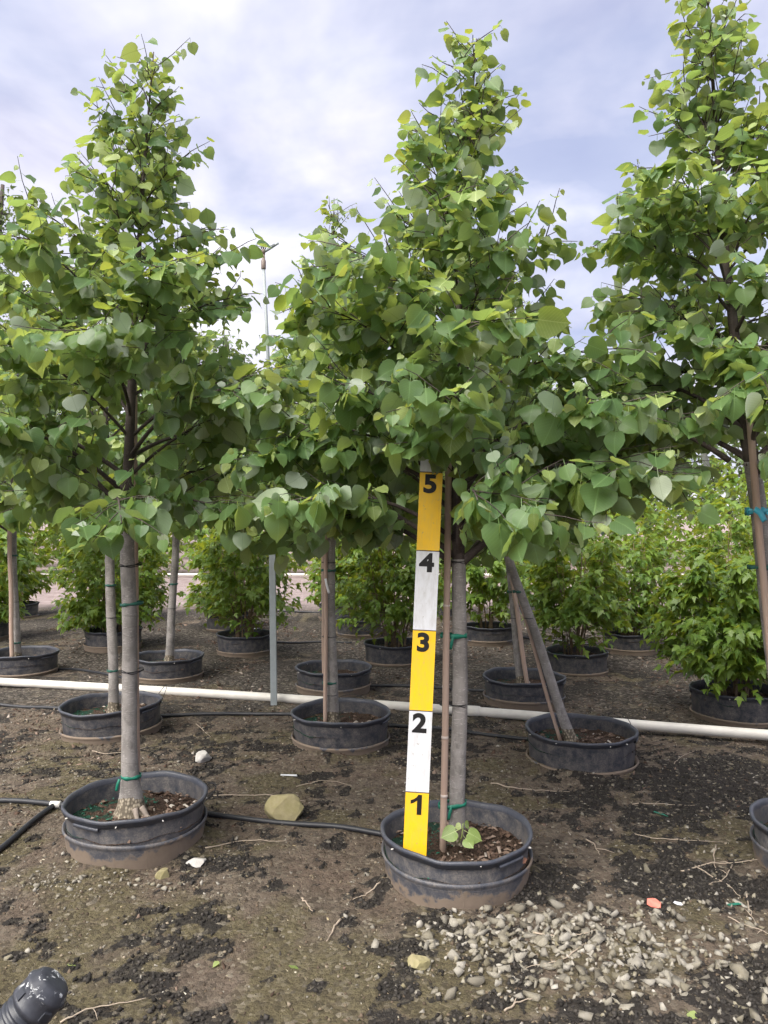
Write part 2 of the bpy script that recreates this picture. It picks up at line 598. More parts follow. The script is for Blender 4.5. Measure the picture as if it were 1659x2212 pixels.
def cap_mat():
    """black plastic with a smear of white paint round the end"""
    m, nt, out = new_mat('pipe_cap_plastic')
    p = principled(nt, out, 0.42, 0.45)
    v = coords(nt, 'Object')
    sp = nd(nt, 'ShaderNodeSeparateXYZ')
    nt.links.new(v, sp.inputs[0])
    n1 = noise(nt, v, 26, 6, 0.75, 0.6)
    reg = ramp(nt, mathn(nt, 'ADD', sp.outputs[2], mathn(nt, 'MULTIPLY', sp.outputs[1], 0.4)), [(0.06, 0.0), (0.10, 1.0)])
    msk = mathn(nt, 'MULTIPLY', ramp(nt, n1, [(0.555, 0), (0.585, 1)]), reg)
    nz = noise(nt, v, 90, 4)
    c = mixc(nt, nz, (0.022, 0.024, 0.032), (0.055, 0.058, 0.07))
    c = mixc(nt, msk, c, (0.75, 0.77, 0.78))
    nt.links.new(c, p.inputs['Base Color'])
    nt.links.new(bump(nt, msk, 0.4, 0.002), p.inputs['Normal'])
    return m


M = {}
M['leaf'] = leaf_mat('linden_leaf', (0.064, 0.132, 0.052), (0.142, 0.232, 0.080), (0.185, 0.252, 0.155), (0.33, 0.39, 0.315), (0.28, 0.41, 0.092), 0.25, tfac=0.46)
M['leaf_young_skylit'] = leaf_mat('linden_young_skylit_leaf', (0.17, 0.26, 0.06), (0.30, 0.36, 0.14), (0.32, 0.40, 0.25), (0.48, 0.55, 0.43), (0.34, 0.44, 0.06), 0.5)  # young shoots, and full-size upper leaves coloured as if sky shone through
M['maple'] = leaf_mat('maple_leaf', (0.040, 0.105, 0.018), (0.15, 0.235, 0.036), (0.10, 0.175, 0.05), (0.18, 0.23, 0.09), (0.30, 0.40, 0.034), 0.2, tfac=0.42, veins=6.0)
M['far_leaf'] = leaf_mat('far_tree_leaf', (0.06, 0.11, 0.035), (0.13, 0.18, 0.07), (0.10, 0.15, 0.07), (0.16, 0.20, 0.11), (0.16, 0.24, 0.05), 0.2, tfac=0.35, veins=3.0)
M['bark'] = bark_mat('linden_bark', (0.20, 0.183, 0.17), (0.37, 0.345, 0.325))
M['branch'] = bark_mat('branch_bark', (0.055, 0.043, 0.038), (0.12, 0.098, 0.088), bands=False)
M['twig_bark'] = bark_mat('shrub_bark', (0.17, 0.115, 0.07), (0.28, 0.21, 0.14), bands=False)
M['pot'] = pot_mat('pot_plastic', base=(0.028, 0.032, 0.044), zmid=0.02, zw=0.14, amount=0.75, light=0.5)
M['pot_front'] = pot_mat('pot_plastic_front', zmid=0.07, zw=0.14, amount=0.9, light=0.6)
M['rim'] = pot_mat('pot_rim_plastic', base=(0.046, 0.052, 0.070), zmid=-0.6, amount=0.2, light=0.18)
M['socket'] = pot_mat('socket_plastic', base=(0.052, 0.058, 0.076), dirt=(0.24, 0.185, 0.14), zmid=0.085, zw=0.12, amount=0.95, light=0.55)
M['soil'] = soil_mat()
M['ground'] = ground_mat()
M['stone'] = stone_mat('limestone_gravel', (0.14, 0.125, 0.10), (0.48, 0.45, 0.40), (0.17, 0.145, 0.075), 0.8)
M['rock'] = stone_mat('mossy_rock', (0.30, 0.26, 0.15), (0.33, 0.29, 0.17), (0.17, 0.16, 0.045), 0.9)
M['white_rock'] = stone_mat('pale_rock', (0.50, 0.48, 0.46), (0.58, 0.56, 0.53), (0.22, 0.20, 0.15), 0.5)
M['crumb'] = rand_mat('dark_crumb', [(0.0, (0.010, 0.010, 0.010)), (0.7, (0.034, 0.032, 0.031)), (1.0, (0.075, 0.068, 0.062))])
M['chips'] = rand_mat('bark_chips', [(0.0, (0.035, 0.022, 0.016)), (0.55, (0.12, 0.075, 0.055)), (0.9, (0.26, 0.19, 0.15)), (1.0, (0.55, 0.5, 0.44))])
M['litter'] = rand_mat('pale_litter', [(0.0, (0.30, 0.23, 0.13)), (0.5, (0.55, 0.47, 0.30)), (1.0, (0.72, 0.68, 0.58))])
M['ground_clod'] = rand_mat('soil_clod', [(0.0, (0.055, 0.042, 0.030)), (0.5, (0.14, 0.105, 0.075)), (0.85, (0.20, 0.165, 0.11)), (1.0, (0.30, 0.25, 0.19))])
M['granule'] = rand_mat('green_granules', [(0.0, (0.008, 0.045, 0.032)), (0.6, (0.02, 0.13, 0.085)), (1.0, (0.06, 0.24, 0.17))])
M['deadwood'] = plain('dry_twig', (0.34, 0.28, 0.22), 0.85, 0.2, 0.35, 60)
M['stake'] = stake_mat()
M['node'] = plain('stake_node', (0.55, 0.47, 0.42), 0.8, 0.2, 0.2)
M['yellow'] = board_mat('board_yellow_paint', (0.80, 0.475, 0.012), (0.66, 0.42, 0.06))
M['white'] = board_mat('board_white_paint', (0.62, 0.63, 0.66), (0.46, 0.45, 0.44))
M['black'] = plain('black_print', (0.012, 0.011, 0.011), 0.5, 0.3, 0.3, 90, 0)
M['pvc'] = plain('white_pvc', (0.62, 0.59, 0.54), 0.45, 0.4, 0.28, 7, 0.05)
M['hose'] = plain('black_poly_hose', (0.022, 0.023, 0.027), 0.45, 0.4, 0.4, 30)
M['wire'] = plain('black_wire', (0.012, 0.012, 0.013), 0.5, 0.4, 0.2)
M['tape'] = plain('green_tie_tape', (0.012, 0.16, 0.105), 0.45, 0.4, 0.25)
M['tape_dim'] = plain('dusty_green_tie_tape', (0.03, 0.11, 0.085), 0.6, 0.3, 0.25)
M['blue'] = plain('blue_ribbon', (0.055, 0.36, 0.47), 0.4, 0.4, 0.15)
M['label'] = plain('white_label_plastic', (0.66, 0.66, 0.69), 0.5, 0.35, 0.06)
M['galv'] = plain('galvanised_steel', (0.27, 0.30, 0.31), 0.5, 0.5, 0.18, 25)
M['brass'] = plain('weathered_brass', (0.16, 0.12, 0.10), 0.5, 0.5, 0.25)
M['pipe'] = plain('black_corrugated_plastic', (0.03, 0.033, 0.042), 0.38, 0.5, 0.25)
M['cap'] = cap_mat()
M['coral'] = plain('coral_plastic', (0.72, 0.20, 0.15), 0.5, 0.35, 0.08)
M['dryleaf'] = plain('dry_brown_leaf', (0.30, 0.15, 0.10), 0.8, 0.2, 0.3)
M['root'] = plain('bare_root', (0.25, 0.21, 0.18), 0.8, 0.2, 0.25, 50, 0.4)
M['clip'] = plain('white_clip', (0.62, 0.60, 0.56), 0.5, 0.3, 0.1)

# ------------------------------------------------------------------ ground


def vnoise(x, y, seed):
    """smooth value noise on numpy arrays"""
    r = np.random.default_rng(seed)
    tab = r.random((256, 256))
    xi, yi = np.floor(x).astype(int), np.floor(y).astype(int)
    fx, fy = x - xi, y - yi
    fx, fy = fx * fx * (3 - 2 * fx), fy * fy * (3 - 2 * fy)
    a, b = tab[xi % 256, yi % 256], tab[(xi + 1) % 256, yi % 256]
    c, d = tab[xi % 256, (yi + 1) % 256], tab[(xi + 1) % 256, (yi + 1) % 256]
    return (a * (1 - fx) + b * fx) * (1 - fy) + (c * (1 - fx) + d * fx) * fy


def fbm(x, y, seed, f, octs=4):
    s, a, t = 0, 1.0, 0
    for o in range(octs):
        s = s + a * vnoise(x * f + 31.7 * o, y * f + 17.3 * o, seed + o)
        t += a
        a *= 0.55
        f *= 2.05
    return s / t


def blob(x, y, cx, cy, rx, ry):
    return np.exp(-((x - cx) / rx) ** 2 - ((y - cy) / ry) ** 2)


def dark_mask(x, y):
    # black crumbs and liverwort: small spots on the near left, wide areas on the right
    spots = fbm(x, y, 11, 15.0, 3) * 0.6 + fbm(x, y, 12, 3.0, 3) * 0.4 - 0.585 + 0.03 * np.clip((2.75 - y) / 0.6, 0, 1)
    wide = fbm(x, y, 15, 9.0, 4) * 0.6 + fbm(x, y, 16, 3.0, 3) * 0.4 - 0.615 + 0.30 * blob(x, y, 1.25, 2.22, 0.5, 0.26) + 0.26 * blob(x, y, 2.0, 4.1, 0.8, 0.45) + 0.18 * blob(x, y, 1.25, 3.1, 0.4, 0.35)
    wide = wide + 0.14 * blob(x, y, 0.7, 2.14, 0.9, 0.10) + 0.15 * np.clip((y - 4.0) / 2.5, 0, 1)
    return np.clip(0.5 + np.maximum(spots, wide) * 5.5, 0, 1)


def moss_mask(x, y):
    n = fbm(x, y, 23, 3.6, 5) - 0.56 + 0.15 * blob(x, y, -0.6, 2.5, 0.9, 0.4) + 0.12 * blob(x, y, -1.0, 4.0, 1.0, 0.4) + 0.08 * blob(x, y, 0.9, 3.9, 0.6, 0.4) - 0.15 * blob(x, y, -0.2, 2.95, 0.6, 0.25)
    return np.clip(0.5 + n * 3.2, 0, 1)


BANKS = [(-1.083, 3.38, 0.285), (0.289, 3.07, 0.285), (1.815, 3.13, 0.285), (-1.796, 5.09, 0.305), (-0.268, 4.82, 0.295), (1.162, 4.54, 0.305)]


def bank(x, y):
    # soil washed up against the pots
    z = 0
    for a, b, R in BANKS:
        q = np.sqrt((x - a) ** 2 + (y - b) ** 2)
        th = np.arctan2(y - b, x - a)
        z = z + (0.020 + 0.012 * np.sin(2 * th + a * 5) + 0.006 * np.sin(5 * th + b)) * np.exp(-(np.maximum(q - R, 0) / 0.055) ** 2)
    return z


def build_ground():
    def axis(lo, hi, step, far_lo, far_hi):
        mid = np.arange(lo, hi + step * 0.5, step)
        up, s, v = [], step, hi
        while v < far_hi:
            s *= 1.22
            v += s
            up.append(v)
        dn, s, v = [], step, lo
        while v > far_lo:
            s *= 1.22
            v -= s
            dn.append(v)
        return np.array(dn[::-1] + mid.tolist() + up)
    xs = axis(-3.6, 3.6, 0.026, -500, 500)
    ys = axis(1.8, 8.4, 0.026, -60, 900)
    X, Y = np.meshgrid(xs, ys)
    fade = np.clip((40 - np.abs(X)) / 20, 0, 1) * np.clip((40 - np.abs(Y)) / 20, 0, 1)
    near = np.clip((11 - Y) / 4, 0, 1)
    Z = gh(X, Y) * fade + (fbm(X, Y, 5, 9.0, 3) - 0.5) * 0.016 * near
    Z = Z + bank(X, Y)
    Z = Z + dark_mask(X, Y) * 0.006 * near * vnoise(X * 38, Y * 38, 3)
    nx, ny = len(xs), len(ys)
    V = np.stack([X.ravel(), Y.ravel(), Z.ravel()], 1)
    idx = np.arange(nx * ny).reshape(ny, nx)
    a, b, c, d = idx[:-1, :-1].ravel(), idx[:-1, 1:].ravel(), idx[1:, 1:].ravel(), idx[1:, :-1].ravel()
    F = np.concatenate([np.stack([a, b, c], 1), np.stack([a, c, d], 1)])
    me = raw_mesh('ground', V, F, None, M['ground'])
    grit = np.clip((Y - 4.9) / 1.6, 0, 1) * np.clip(0.35 + (fbm(X, Y, 41, 1.3, 3) - 0.4) * 3, 0, 1)
    cov = np.stack([dark_mask(X, Y).ravel(), moss_mask(X, Y).ravel(), grit.ravel(), np.ones(nx * ny)], 1)
    at = me.attributes.new('cover', 'FLOAT_COLOR', 'POINT')
    at.data.foreach_set('color', cov.astype(np.float32).ravel())
    o = bpy.data.objects.new('ground', me)
    COL.objects.link(o)
    tag(o, 'bare brown nursery ground with moss, black crumbs and gravel', None, None, 'structure')
    return o


ground = build_ground()


def ground_z(x, y):
    """height of the soil surface"""
    x, y = np.asarray(x, float), np.asarray(y, float)
    near = np.clip((11 - y) / 4, 0, 1)
    return gh(x, y) + (fbm(x, y, 5, 9.0, 3) - 0.5) * 0.016 * near + bank(x, y)


# ------------------------------------------------------------------ pots
def make_pot(x, y, R, label, hz=0.20, ring=0.055, front=False, tilt=(0, 0), handle=None, flap=False, chips=120, green=True, seed=0, rivets=5, rot=0.0,
             soil_d=0.085, name='nursery_pot', detail=True):
    r = random.Random(seed)
    z0 = float(gh(x, y))
    root = empty(name, (x, y, z0), (tilt[0], tilt[1], 0))
    tag(root, label, 'plant pot', 'black nursery pots')
    p1, p2, p3 = r.uniform(0, 6), r.uniform(0, 6), r.uniform(0, 6)
    a2, a3 = r.uniform(0.007, 0.018), r.uniform(0.004, 0.010)

    def wob(th, rr, z):
        k = 1 + a2 * math.sin(2 * th + p1) + a3 * math.sin(3 * th + p2)
        dz = 0.004 * math.sin(2 * th + p3) + 0.003 * math.sin(5 * th + p1) + 0.0018 * math.sin(11 * th + p2)
        if flap:    # a dented stretch of rim
            g = math.exp(-((((th - flap + PI) % (2 * PI)) - PI) / 0.22) ** 2)
            dz -= 0.012 * g * (z / hz)
            rr = rr * (1 - 0.02 * g * (z / hz))
        return rr * k, z + dz * max(0, z / hz)

    seg = 72 if detail else 40
    wall = MB()
    wall.lathe([(R * 0.955, hz - 0.012), (R * 0.925, ring), (R * 0.905, -0.05)], seg, wob)
    wall.lathe([(R * 0.93, hz - soil_d - 0.03), (R * 0.945, hz - 0.014)], seg, wob)
    wall.build('pot_wall', M['pot_front'] if front else M['pot'], root)
    rim = MB()
    rim.lathe([(R * 0.952, hz - 0.028), (R * 0.975, hz - 0.027), (R * 0.985, hz - 0.012), (R * 1.0, hz - 0.010), (R * 1.0, hz - 0.001),
               (R * 0.99, hz + 0.004), (R * 0.965, hz + 0.003), (R * 0.945, hz - 0.004), (R * 0.942, hz - 0.02)], seg, wob)
    rim.build('rim', M['rim'], root)

    def wob2(th, rr, z):
        k = 1 + a2 * 0.7 * math.sin(2 * th + p1 + 0.6) + a3 * math.sin(3 * th + p3)
        return rr * k, z + (0.010 * math.sin(th + p2) + 0.004 * math.sin(3 * th + p1)) * max(0, z / hz) * (1.3 if front else 1)
    so = MB()
    so.lathe([(R * 0.935, ring - 0.02), (R * 0.975, ring + 0.006), (R * 0.99, ring + 0.002), (R * 0.993, ring - 0.006), (R * 0.972, ring - 0.014), (R * 0.965, ring - 0.022),
              (R * (0.90 if front else 0.93), -0.06)], seg, wob2)
    so.build('outer_pot', M['socket'], root)
    soil = MB()
    prof = [(0.001, hz - soil_d + 0.012), (R * 0.3, hz - soil_d + 0.008), (R * 0.6, hz - soil_d), (R * 0.85, hz - soil_d - 0.004), (R * 0.95, hz - soil_d - 0.004)]
    soil.lathe(prof, 40, lambda th, rr, z: (rr, z + 0.006 * math.sin(5 * th + rr * 40 + p1) + 0.004 * math.sin(11 * th - rr * 70)))
    so_o = soil.build('potting_soil', M['soil'], root)
    # loose bark chips lying on the soil
    if chips:
        mb, gr = MB(), MB()
        for i in range(chips):
            rr, th = R * 0.92 * math.sqrt(r.random()), r.uniform(0, 2 * PI)
            cx, cy = rr * math.cos(th), rr * math.sin(th)
            grn = green and cx < -0.05 * R + R * 0.25 * math.sin(4 * cy / R) and r.random() < 0.75
            s = r.uniform(0.003, 0.006) if grn else r.uniform(0.004, 0.013)
            e = Matrix.Rotation(r.uniform(0, PI * 2), 3, 'Z') @ Matrix.Rotation(r.uniform(-0.5, 0.5), 3, 'X') @ Matrix.Rotation(r.uniform(-0.5, 0.5), 3, 'Y')
            sx, sy, sz = s * r.uniform(0.8, 1.9), s * r.uniform(0.4, 0.9), s * r.uniform(0.2, 0.5)
            base = [(-1, -1, 0), (1, -0.8, 0), (0.9, 1, 0), (-1, 0.9, 0), (0.1, 0, 1.6)]
            vs = [e @ Vector((a * sx, b * sy, c * sz)) + Vector((cx, cy, hz - soil_d + 0.010 * (1 - rr / R) + 0.004)) for a, b, c in base]
            (gr if grn else mb).add([tuple(q) for q in vs], [(0, 1, 4), (1, 2, 4), (2, 3, 4), (3, 0, 4), (3, 2, 1, 0)])
        if mb.n:
            tag(mb.build('bark_chips', M['chips'], so_o, smooth=False), kind='stuff')
        if gr.n:
            tag(gr.build('green_granules', M['granule'], so_o, smooth=False), kind='stuff')
    # fastenings along the rim
    for i in range(rivets):
        th = rot + r.uniform(-0.3, 0.3) + i * 2 * PI / max(1, rivets)
        mb = MB()
        s = r.uniform(0.003, 0.0055)
        rr = R * 0.995
        c = Vector((rr * math.cos(th), rr * math.sin(th), hz - 0.018))
        mb.tube([c - Vector((math.cos(th), math.sin(th), 0)) * 0.012, c + Vector((math.cos(th), math.sin(th), 0)) * 0.004], [s, s * 0.7], 6)
        mb.build('rivet', M['clip'], root)
    if detail:
        for th in (rot - 0.4, rot + PI - 0.4):
            mb = MB()      # moulded grip under the rim
            mb.lathe([(R * 0.955, hz - 0.026), (R * 0.998, hz - 0.026), (R * 0.99, hz - 0.038), (R * 0.95, hz - 0.042)], 8, wob, loop=True, ang0=th - 0.22, ang1=th + 0.22)
            mb.build('grip', M['rim'], root)
    if handle is not None:
        th, hh, out = handle
        mb = MB()
        pts = []
        for k in range(15):
            t = k / 14
            a = th - 0.42 + 0.84 * t
            rr = R * (1.0 + out * math.sin(PI * t))
            pts.append((rr * math.cos(a), rr * math.sin(a), hz - 0.02 + hh * math.sin(PI * t)))
        mb.tube(pts, 0.0022, 5)
        mb.build('wire_handle', M['wire'], root)
    return root


POTS = {}


def pot(key, x, y, R, label, **kw):
    POTS[key] = (x, y, R)
    return make_pot(x, y, R, label, **kw)


pot('P1', -1.083, 3.38, 0.304, 'mud-stained black pot at the left front holding the tree with bare roots', ring=0.10, front=True, chips=420, seed=1, handle=(0.25, 0.03, 0.12), rot=-1.6, rivets=7, tilt=(0.0, -0.012))
pot('P2', 0.289, 3.07, 0.303, 'black pot in the front with the numbered height board standing in it', ring=0.115, front=True, chips=420, seed=2, flap=-1.95, rivets=6, rot=-0.5)
pot('P3', 1.815, 3.13, 0.30, 'black pot cut off by the right edge of the picture', ring=0.11, front=True, chips=300, seed=3, rivets=8, rot=2.8)
pot('P4', -1.796, 5.09, 0.325, 'black pot behind the left front tree, in front of the white pipe', ring=0.055, chips=260, seed=4, tilt=(0.0, -0.03), handle=(0.35, 0.10, 0.1))
pot('P5', -0.268, 4.82, 0.316, 'black pot in the middle row, left of the height board', ring=0.05, chips=280, seed=5, handle=(1.4, 0.05, 0.0))
pot('P6', 1.162, 4.54, 0.327, 'black pot with the strongly leaning tree, right of the height board', ring=0.035, chips=300, seed=6, handle=(0.6, 0.06, 0.05), rivets=8)
pot('P7', -3.33, 7.1, 0.31, 'black pot at the left edge beyond the white pipe', ring=0.04, chips=120, seed=7)
pot('P8', -1.909, 6.8, 0.31, 'black pot beyond the white pipe, right of the left front trunk', ring=0.05, chips=140, seed=8, handle=(1.3, 0.05, 0.0))
pot('P9', -0.415, 6.3, 0.313, 'black pot beyond the white pipe, behind the middle row pot', ring=0.065, chips=160, seed=9, handle=(1.2, 0.09, 0.0))
pot('P10', 1.076, 5.93, 0.316, 'black pot beyond the white pipe, behind the leaning tree', ring=0.06, chips=160, seed=10)
SHR = [  # key, x, y, R, pot label, shrub label, height, radius, leaves
    ('S0', 2.54, 5.55, 0.315, 'black pot of the large maple shrub at the right edge', 'large dense green maple shrub at the right edge', 1.2, 0.58, 3600),
    ('S1', -1.442, 8.0, 0.30, 'black pot with a white label, left of the galvanised post', 'open-stemmed green maple shrub just left of the galvanised post', 1.38, 0.60, 2300),
    ('S2', -2.944, 8.37, 0.31, 'black shrub pot half hidden by the thin trunk behind the left front tree', 'wide sunlit maple shrub left of the left front trunk', 1.42, 0.68, 2600),
    ('S3', 0.102, 7.56, 0.30, 'black shrub pot touching the left side of the height board', 'tall-stemmed maple shrub just left of the height board', 1.36, 0.52, 2100),
    ('S4', -0.303, 9.25, 0.28, 'black shrub pot between the middle trunk and the height board, farther back', 'small maple shrub behind the middle trunk', 1.36, 0.52, 1800),
    ('S6', 1.179, 8.73, 0.29, 'wide black shrub pot between the front trunk and the leaning trunk', 'bright yellow-green maple shrub between the front trunk and the leaning trunk', 1.42, 0.58, 2200),
    ('S7', 1.775, 7.1, 0.29, 'black shrub pot right of the leaning trunk', 'dark green many-stemmed maple shrub right of the leaning trunk', 1.40, 0.55, 2300),
    ('S8', 2.60, 8.15, 0.29, 'black shrub pot behind the large right-hand shrub', 'yellow-green maple shrub behind the large right-hand shrub', 1.28, 0.60, 2000),
    ('S9', -4.62, 8.85, 0.30, 'black shrub pot at the far left edge', 'maple shrub at the far left edge', 1.40, 0.62, 1800),
    ('S10', -1.95, 9.7, 0.29, 'grey-lit shrub pot peeping out behind the post-side shrub', 'maple shrub half hidden behind the post-side shrub', 1.38, 0.5, 1400),
    ('S11', -3.50, 10.5, 0.30, 'distant shrub pot behind the left front trunk', 'distant maple shrub behind the left front trunk', 1.42, 0.6, 1500),
    ('S12', 3.45, 6.6, 0.31, 'black pot with green granules behind the large right-hand shrub', 'maple shrub cut by the right edge behind the large shrub', 1.22, 0.6, 1700),
    ('S5', -0.621, 10.7, 0.29, 'small distant shrub pot at the edge of the pink road', 'distant maple shrub left of the middle trunk by the road', 1.40, 0.48, 1300),
    ('S13', 0.75, 10.9, 0.29, 'distant shrub pot straight behind the height board', 'distant maple shrub straight behind the height board', 1.45, 0.58, 1400),
    ('S14', 2.1, 11.0, 0.29, 'distant shrub pot in the last row behind the leaning tree', 'distant maple shrub in the last row behind the leaning tree', 1.45, 0.62, 1400),
    ('S15', -5.2, 10.9, 0.29, 'distant shrub pot in the last row at the left edge', 'distant maple shrub in the last row at the left edge', 1.45, 0.62, 1300),
    ('S16', 4.3, 9.6, 0.29, 'distant shrub pot in the last row at the right edge', 'distant maple shrub in the last row at the right edge', 1.45, 0.65, 1500),
]
for i, (k, x, y, R, pl, sl, hh, rr, nl) in enumerate(SHR):
    pot(k, x, y, R, pl, ring=0.03 + 0.01 * (i % 3), chips=60 if y < 8.5 else 0, green=(k in ('S0', 'S12')), seed=40 + i, rivets=3 if y < 8 else 0, detail=y < 9, soil_d=0.06,
        handle=(0.2, 0.05, 0.08) if k in ('S1', 'S7') else None)

# ------------------------------------------------------------------ leaves


def leaf_template(kind, fold, droop, curl, asym):
    """verts, tris, uv in leaf space: x to the tip, y across, z the upper face"""
    if kind == 'linden':
        mid = [0.0, 0.2, 0.45, 0.7, 1.0]
        out = [(-0.08, 0.18), (-0.01, 0.38), (0.15, 0.51), (0.37, 0.53), (0.60, 0.43), (0.79, 0.24), (0.90, 0.08)]
        tri = [('m0', 'o1', 'o0'), ('m0', 'm1', 'o1'), ('m1', 'o2', 'o1'), ('m1', 'o3', 'o2'), ('m1', 'm2', 'o3'), ('m2', 'o4', 'o3'), ('m2', 'm3', 'o4'), ('m3', 'o5', 'o4'),
               ('m3', 'o6', 'o5'), ('m3', 'm4', 'o6')]
        pet = 0.42
    else:   # three-lobed maple leaf
        mid = [0.0, 0.34, 0.62, 1.05]
        out = [(-0.02, 0.12), (0.10, 0.27), (0.44, 0.50), (0.36, 0.24), (0.66, 0.17)]
        tri = [('m0', 'o1', 'o0'), ('m0', 'm1', 'o1'), ('o1', 'm1', 'o3'), ('o1', 'o3', 'o2'), ('m1', 'm2', 'o3'), ('m2', 'o4', 'o3'), ('m2', 'm3', 'o4')]
        pet = 0.45
    V, UV, idx = [], [], {}

    def put(key, x, y, s):
        yy = y * s * (1 + asym * s)
        z = fold * abs(y) + curl * (abs(y) ** 2) * 1.6 - droop * x * abs(x) + 0.045 * math.sin(7 * x + 9 * yy + asym * 40) * (0.3 + abs(y) * 1.6)
        idx[key] = len(V)
        V.append((x, yy, z))
        UV.append((x, yy))
    for i, mx in enumerate(mid):
        put('m%d' % i, mx, 0, 1)
    F = []
    for s in (1, -1):
        for i, (ox, oy) in enumerate(out):
            put('o%d' % i, ox, oy, s)
        for a, b, c in tri:
            t = (idx[a], idx[b], idx[c])
            F.append(t if s > 0 else (t[0], t[2], t[1]))
    # leaf stalk
    n = len(V)
    if kind != 'linden':
        V = np.array(V)
        V[:, 0] += pet * 0.5
        return V, np.array(F), np.array(UV)
    w = 0.016 if kind == 'linden' else 0.014
    V += [(-pet, -w * 0.7, 0.10), (-pet, w * 0.7, 0.10), (0.02, w, 0.004), (0.02, -w, 0.004)]
    UV += [(0.0, 0.0)] * 4
    F += [(n, n + 3, n + 2), (n, n + 2, n + 1)]
    V = np.array(V)
    V[:, 0] += pet
    V[:, 2] -= 0.10
    return V, np.array(F), np.array(UV)


LT = [leaf_template('linden', *a) for a in ((0.16, 0.10, 0.0, 0.04), (0.05, 0.28, -0.15, -0.05), (0.30, 0.16, 0.1, 0.06), (-0.08, 0.22, -0.2, 0.0), (0.22, 0.40, -0.3, -0.06), (0.45, 0.12, -0.1, 0.03), (0.62, 0.30, -0.5, 0.10), (-0.25, 0.45, 0.1, -0.10), (0.10, -0.15, 0.5, 0.08))]
MT = [leaf_template('maple', *a) for a in ((0.10, 0.15, 0.0, 0.03), (0.22, 0.25, -0.1, -0.04), (-0.05, 0.30, -0.1, 0.0))]
LEAF_ME = [raw_mesh('leaf', V, F, UV, M['leaf']) for V, F, UV in LT]
YOUNG_SKYLIT_ME = [raw_mesh('leaf', V, F, UV, M['leaf_young_skylit']) for V, F, UV in LT]
MAPLE_ME = [raw_mesh('leaf', V, F, UV, M['maple']) for V, F, UV in MT]


class Leaves:
    def __init__(s, templates):
        s.T = templates
        s.P, s.R, s.S, s.K, s.Y = [], [], [], [], []

    clear = ()

    def put(s, pos, tip, roll, size, var, young_or_skylit=False):
        for (b, x0, x1, y0, y1, z0, z1) in s.clear:      # nothing grows where the board was pushed in
            for q in (0.0, 0.5, 0.9, 1.4):
                if x0 < pos[0] + b[0] + tip[0] * size * q < x1 and y0 < pos[1] + b[1] < y1 and z0 < pos[2] + b[2] + tip[2] * size * q < z1:
                    return
        t = Vector(tip).normalized()
        n = Vector((0, 0, 1)) - t * t.z
        if n.length < 0.12:
            n = Vector((0.3, -1, 0.1))
            n -= t * n.dot(t)
        n.normalize()
        n = Matrix.Rotation(roll, 3, t) @ n
        b = n.cross(t)
        s.P.append(tuple(pos))
        s.R.append(((t.x, b.x, n.x), (t.y, b.y, n.y), (t.z, b.z, n.z)))
        s.S.append(size)
        s.K.append(var)
        s.Y.append(young_or_skylit)

    def arrays(s):
        return np.array(s.P), np.array(s.R), np.array(s.S), np.array(s.K), np.array(s.Y, bool)

    def mesh(s, name, keep, mats):
        """one mesh of the leaves in keep"""
        P, R, S, K, Y = s.arrays()
        Vs, Fs, Us, Mi, n = [], [], [], [], 0
        for k, (V, F, UV) in enumerate(s.T):
            for yg in (False, True):
                sel = np.nonzero((K == k) & keep & (Y == yg))[0]
                if not len(sel):
                    continue
                v = np.einsum('nij,vj->nvi', R[sel], V) * S[sel][:, None, None] + P[sel][:, None, :]
                f = (F[None] + (np.arange(len(sel)) * len(V))[:, None, None]).reshape(-1, 3) + n
                Vs.append(v.reshape(-1, 3))
                Fs.append(f)
                Us.append(np.tile(UV, (len(sel), 1)))
                Mi.append(np.full(len(f), 1 if yg else 0))
                n += len(sel) * len(V)
        me = raw_mesh(name, np.concatenate(Vs), np.concatenate(Fs), np.concatenate(Us), mats[0])
        if len(mats) > 1:
            me.materials.append(mats[1])
            me.polygons.foreach_set('material_index', np.concatenate(Mi).astype(np.int32))
        return me


PLANTS = []      # (root, leaves, local offset, single-leaf meshes, mats, max single leaves)


def smooth_path(pts, n):
    """Catmull-Rom through pts"""
    P = [Vector(p) for p in pts]
    P = [P[0] * 2 - P[1]] + P + [P[-1] * 2 - P[-2]]
    out = []
    segs = len(P) - 3
    for i in range(n):
        t = i / (n - 1) * segs
        k = min(int(t), segs - 1)
        u = t - k
        a, b, c, d = P[k], P[k + 1], P[k + 2], P[k + 3]
        out.append(0.5 * ((2 * b) + (c - a) * u + (2 * a - 5 * b + 4 * c - d) * u * u + (3 * b - a - 3 * c + d) * u ** 3))
    return out


def path_at(path, t):
    f = t * (len(path) - 1)
    k = min(int(f), len(path) - 2)
    return path[k].lerp(path[k + 1], f - k), (path[k + 1] - path[k]).normalized()


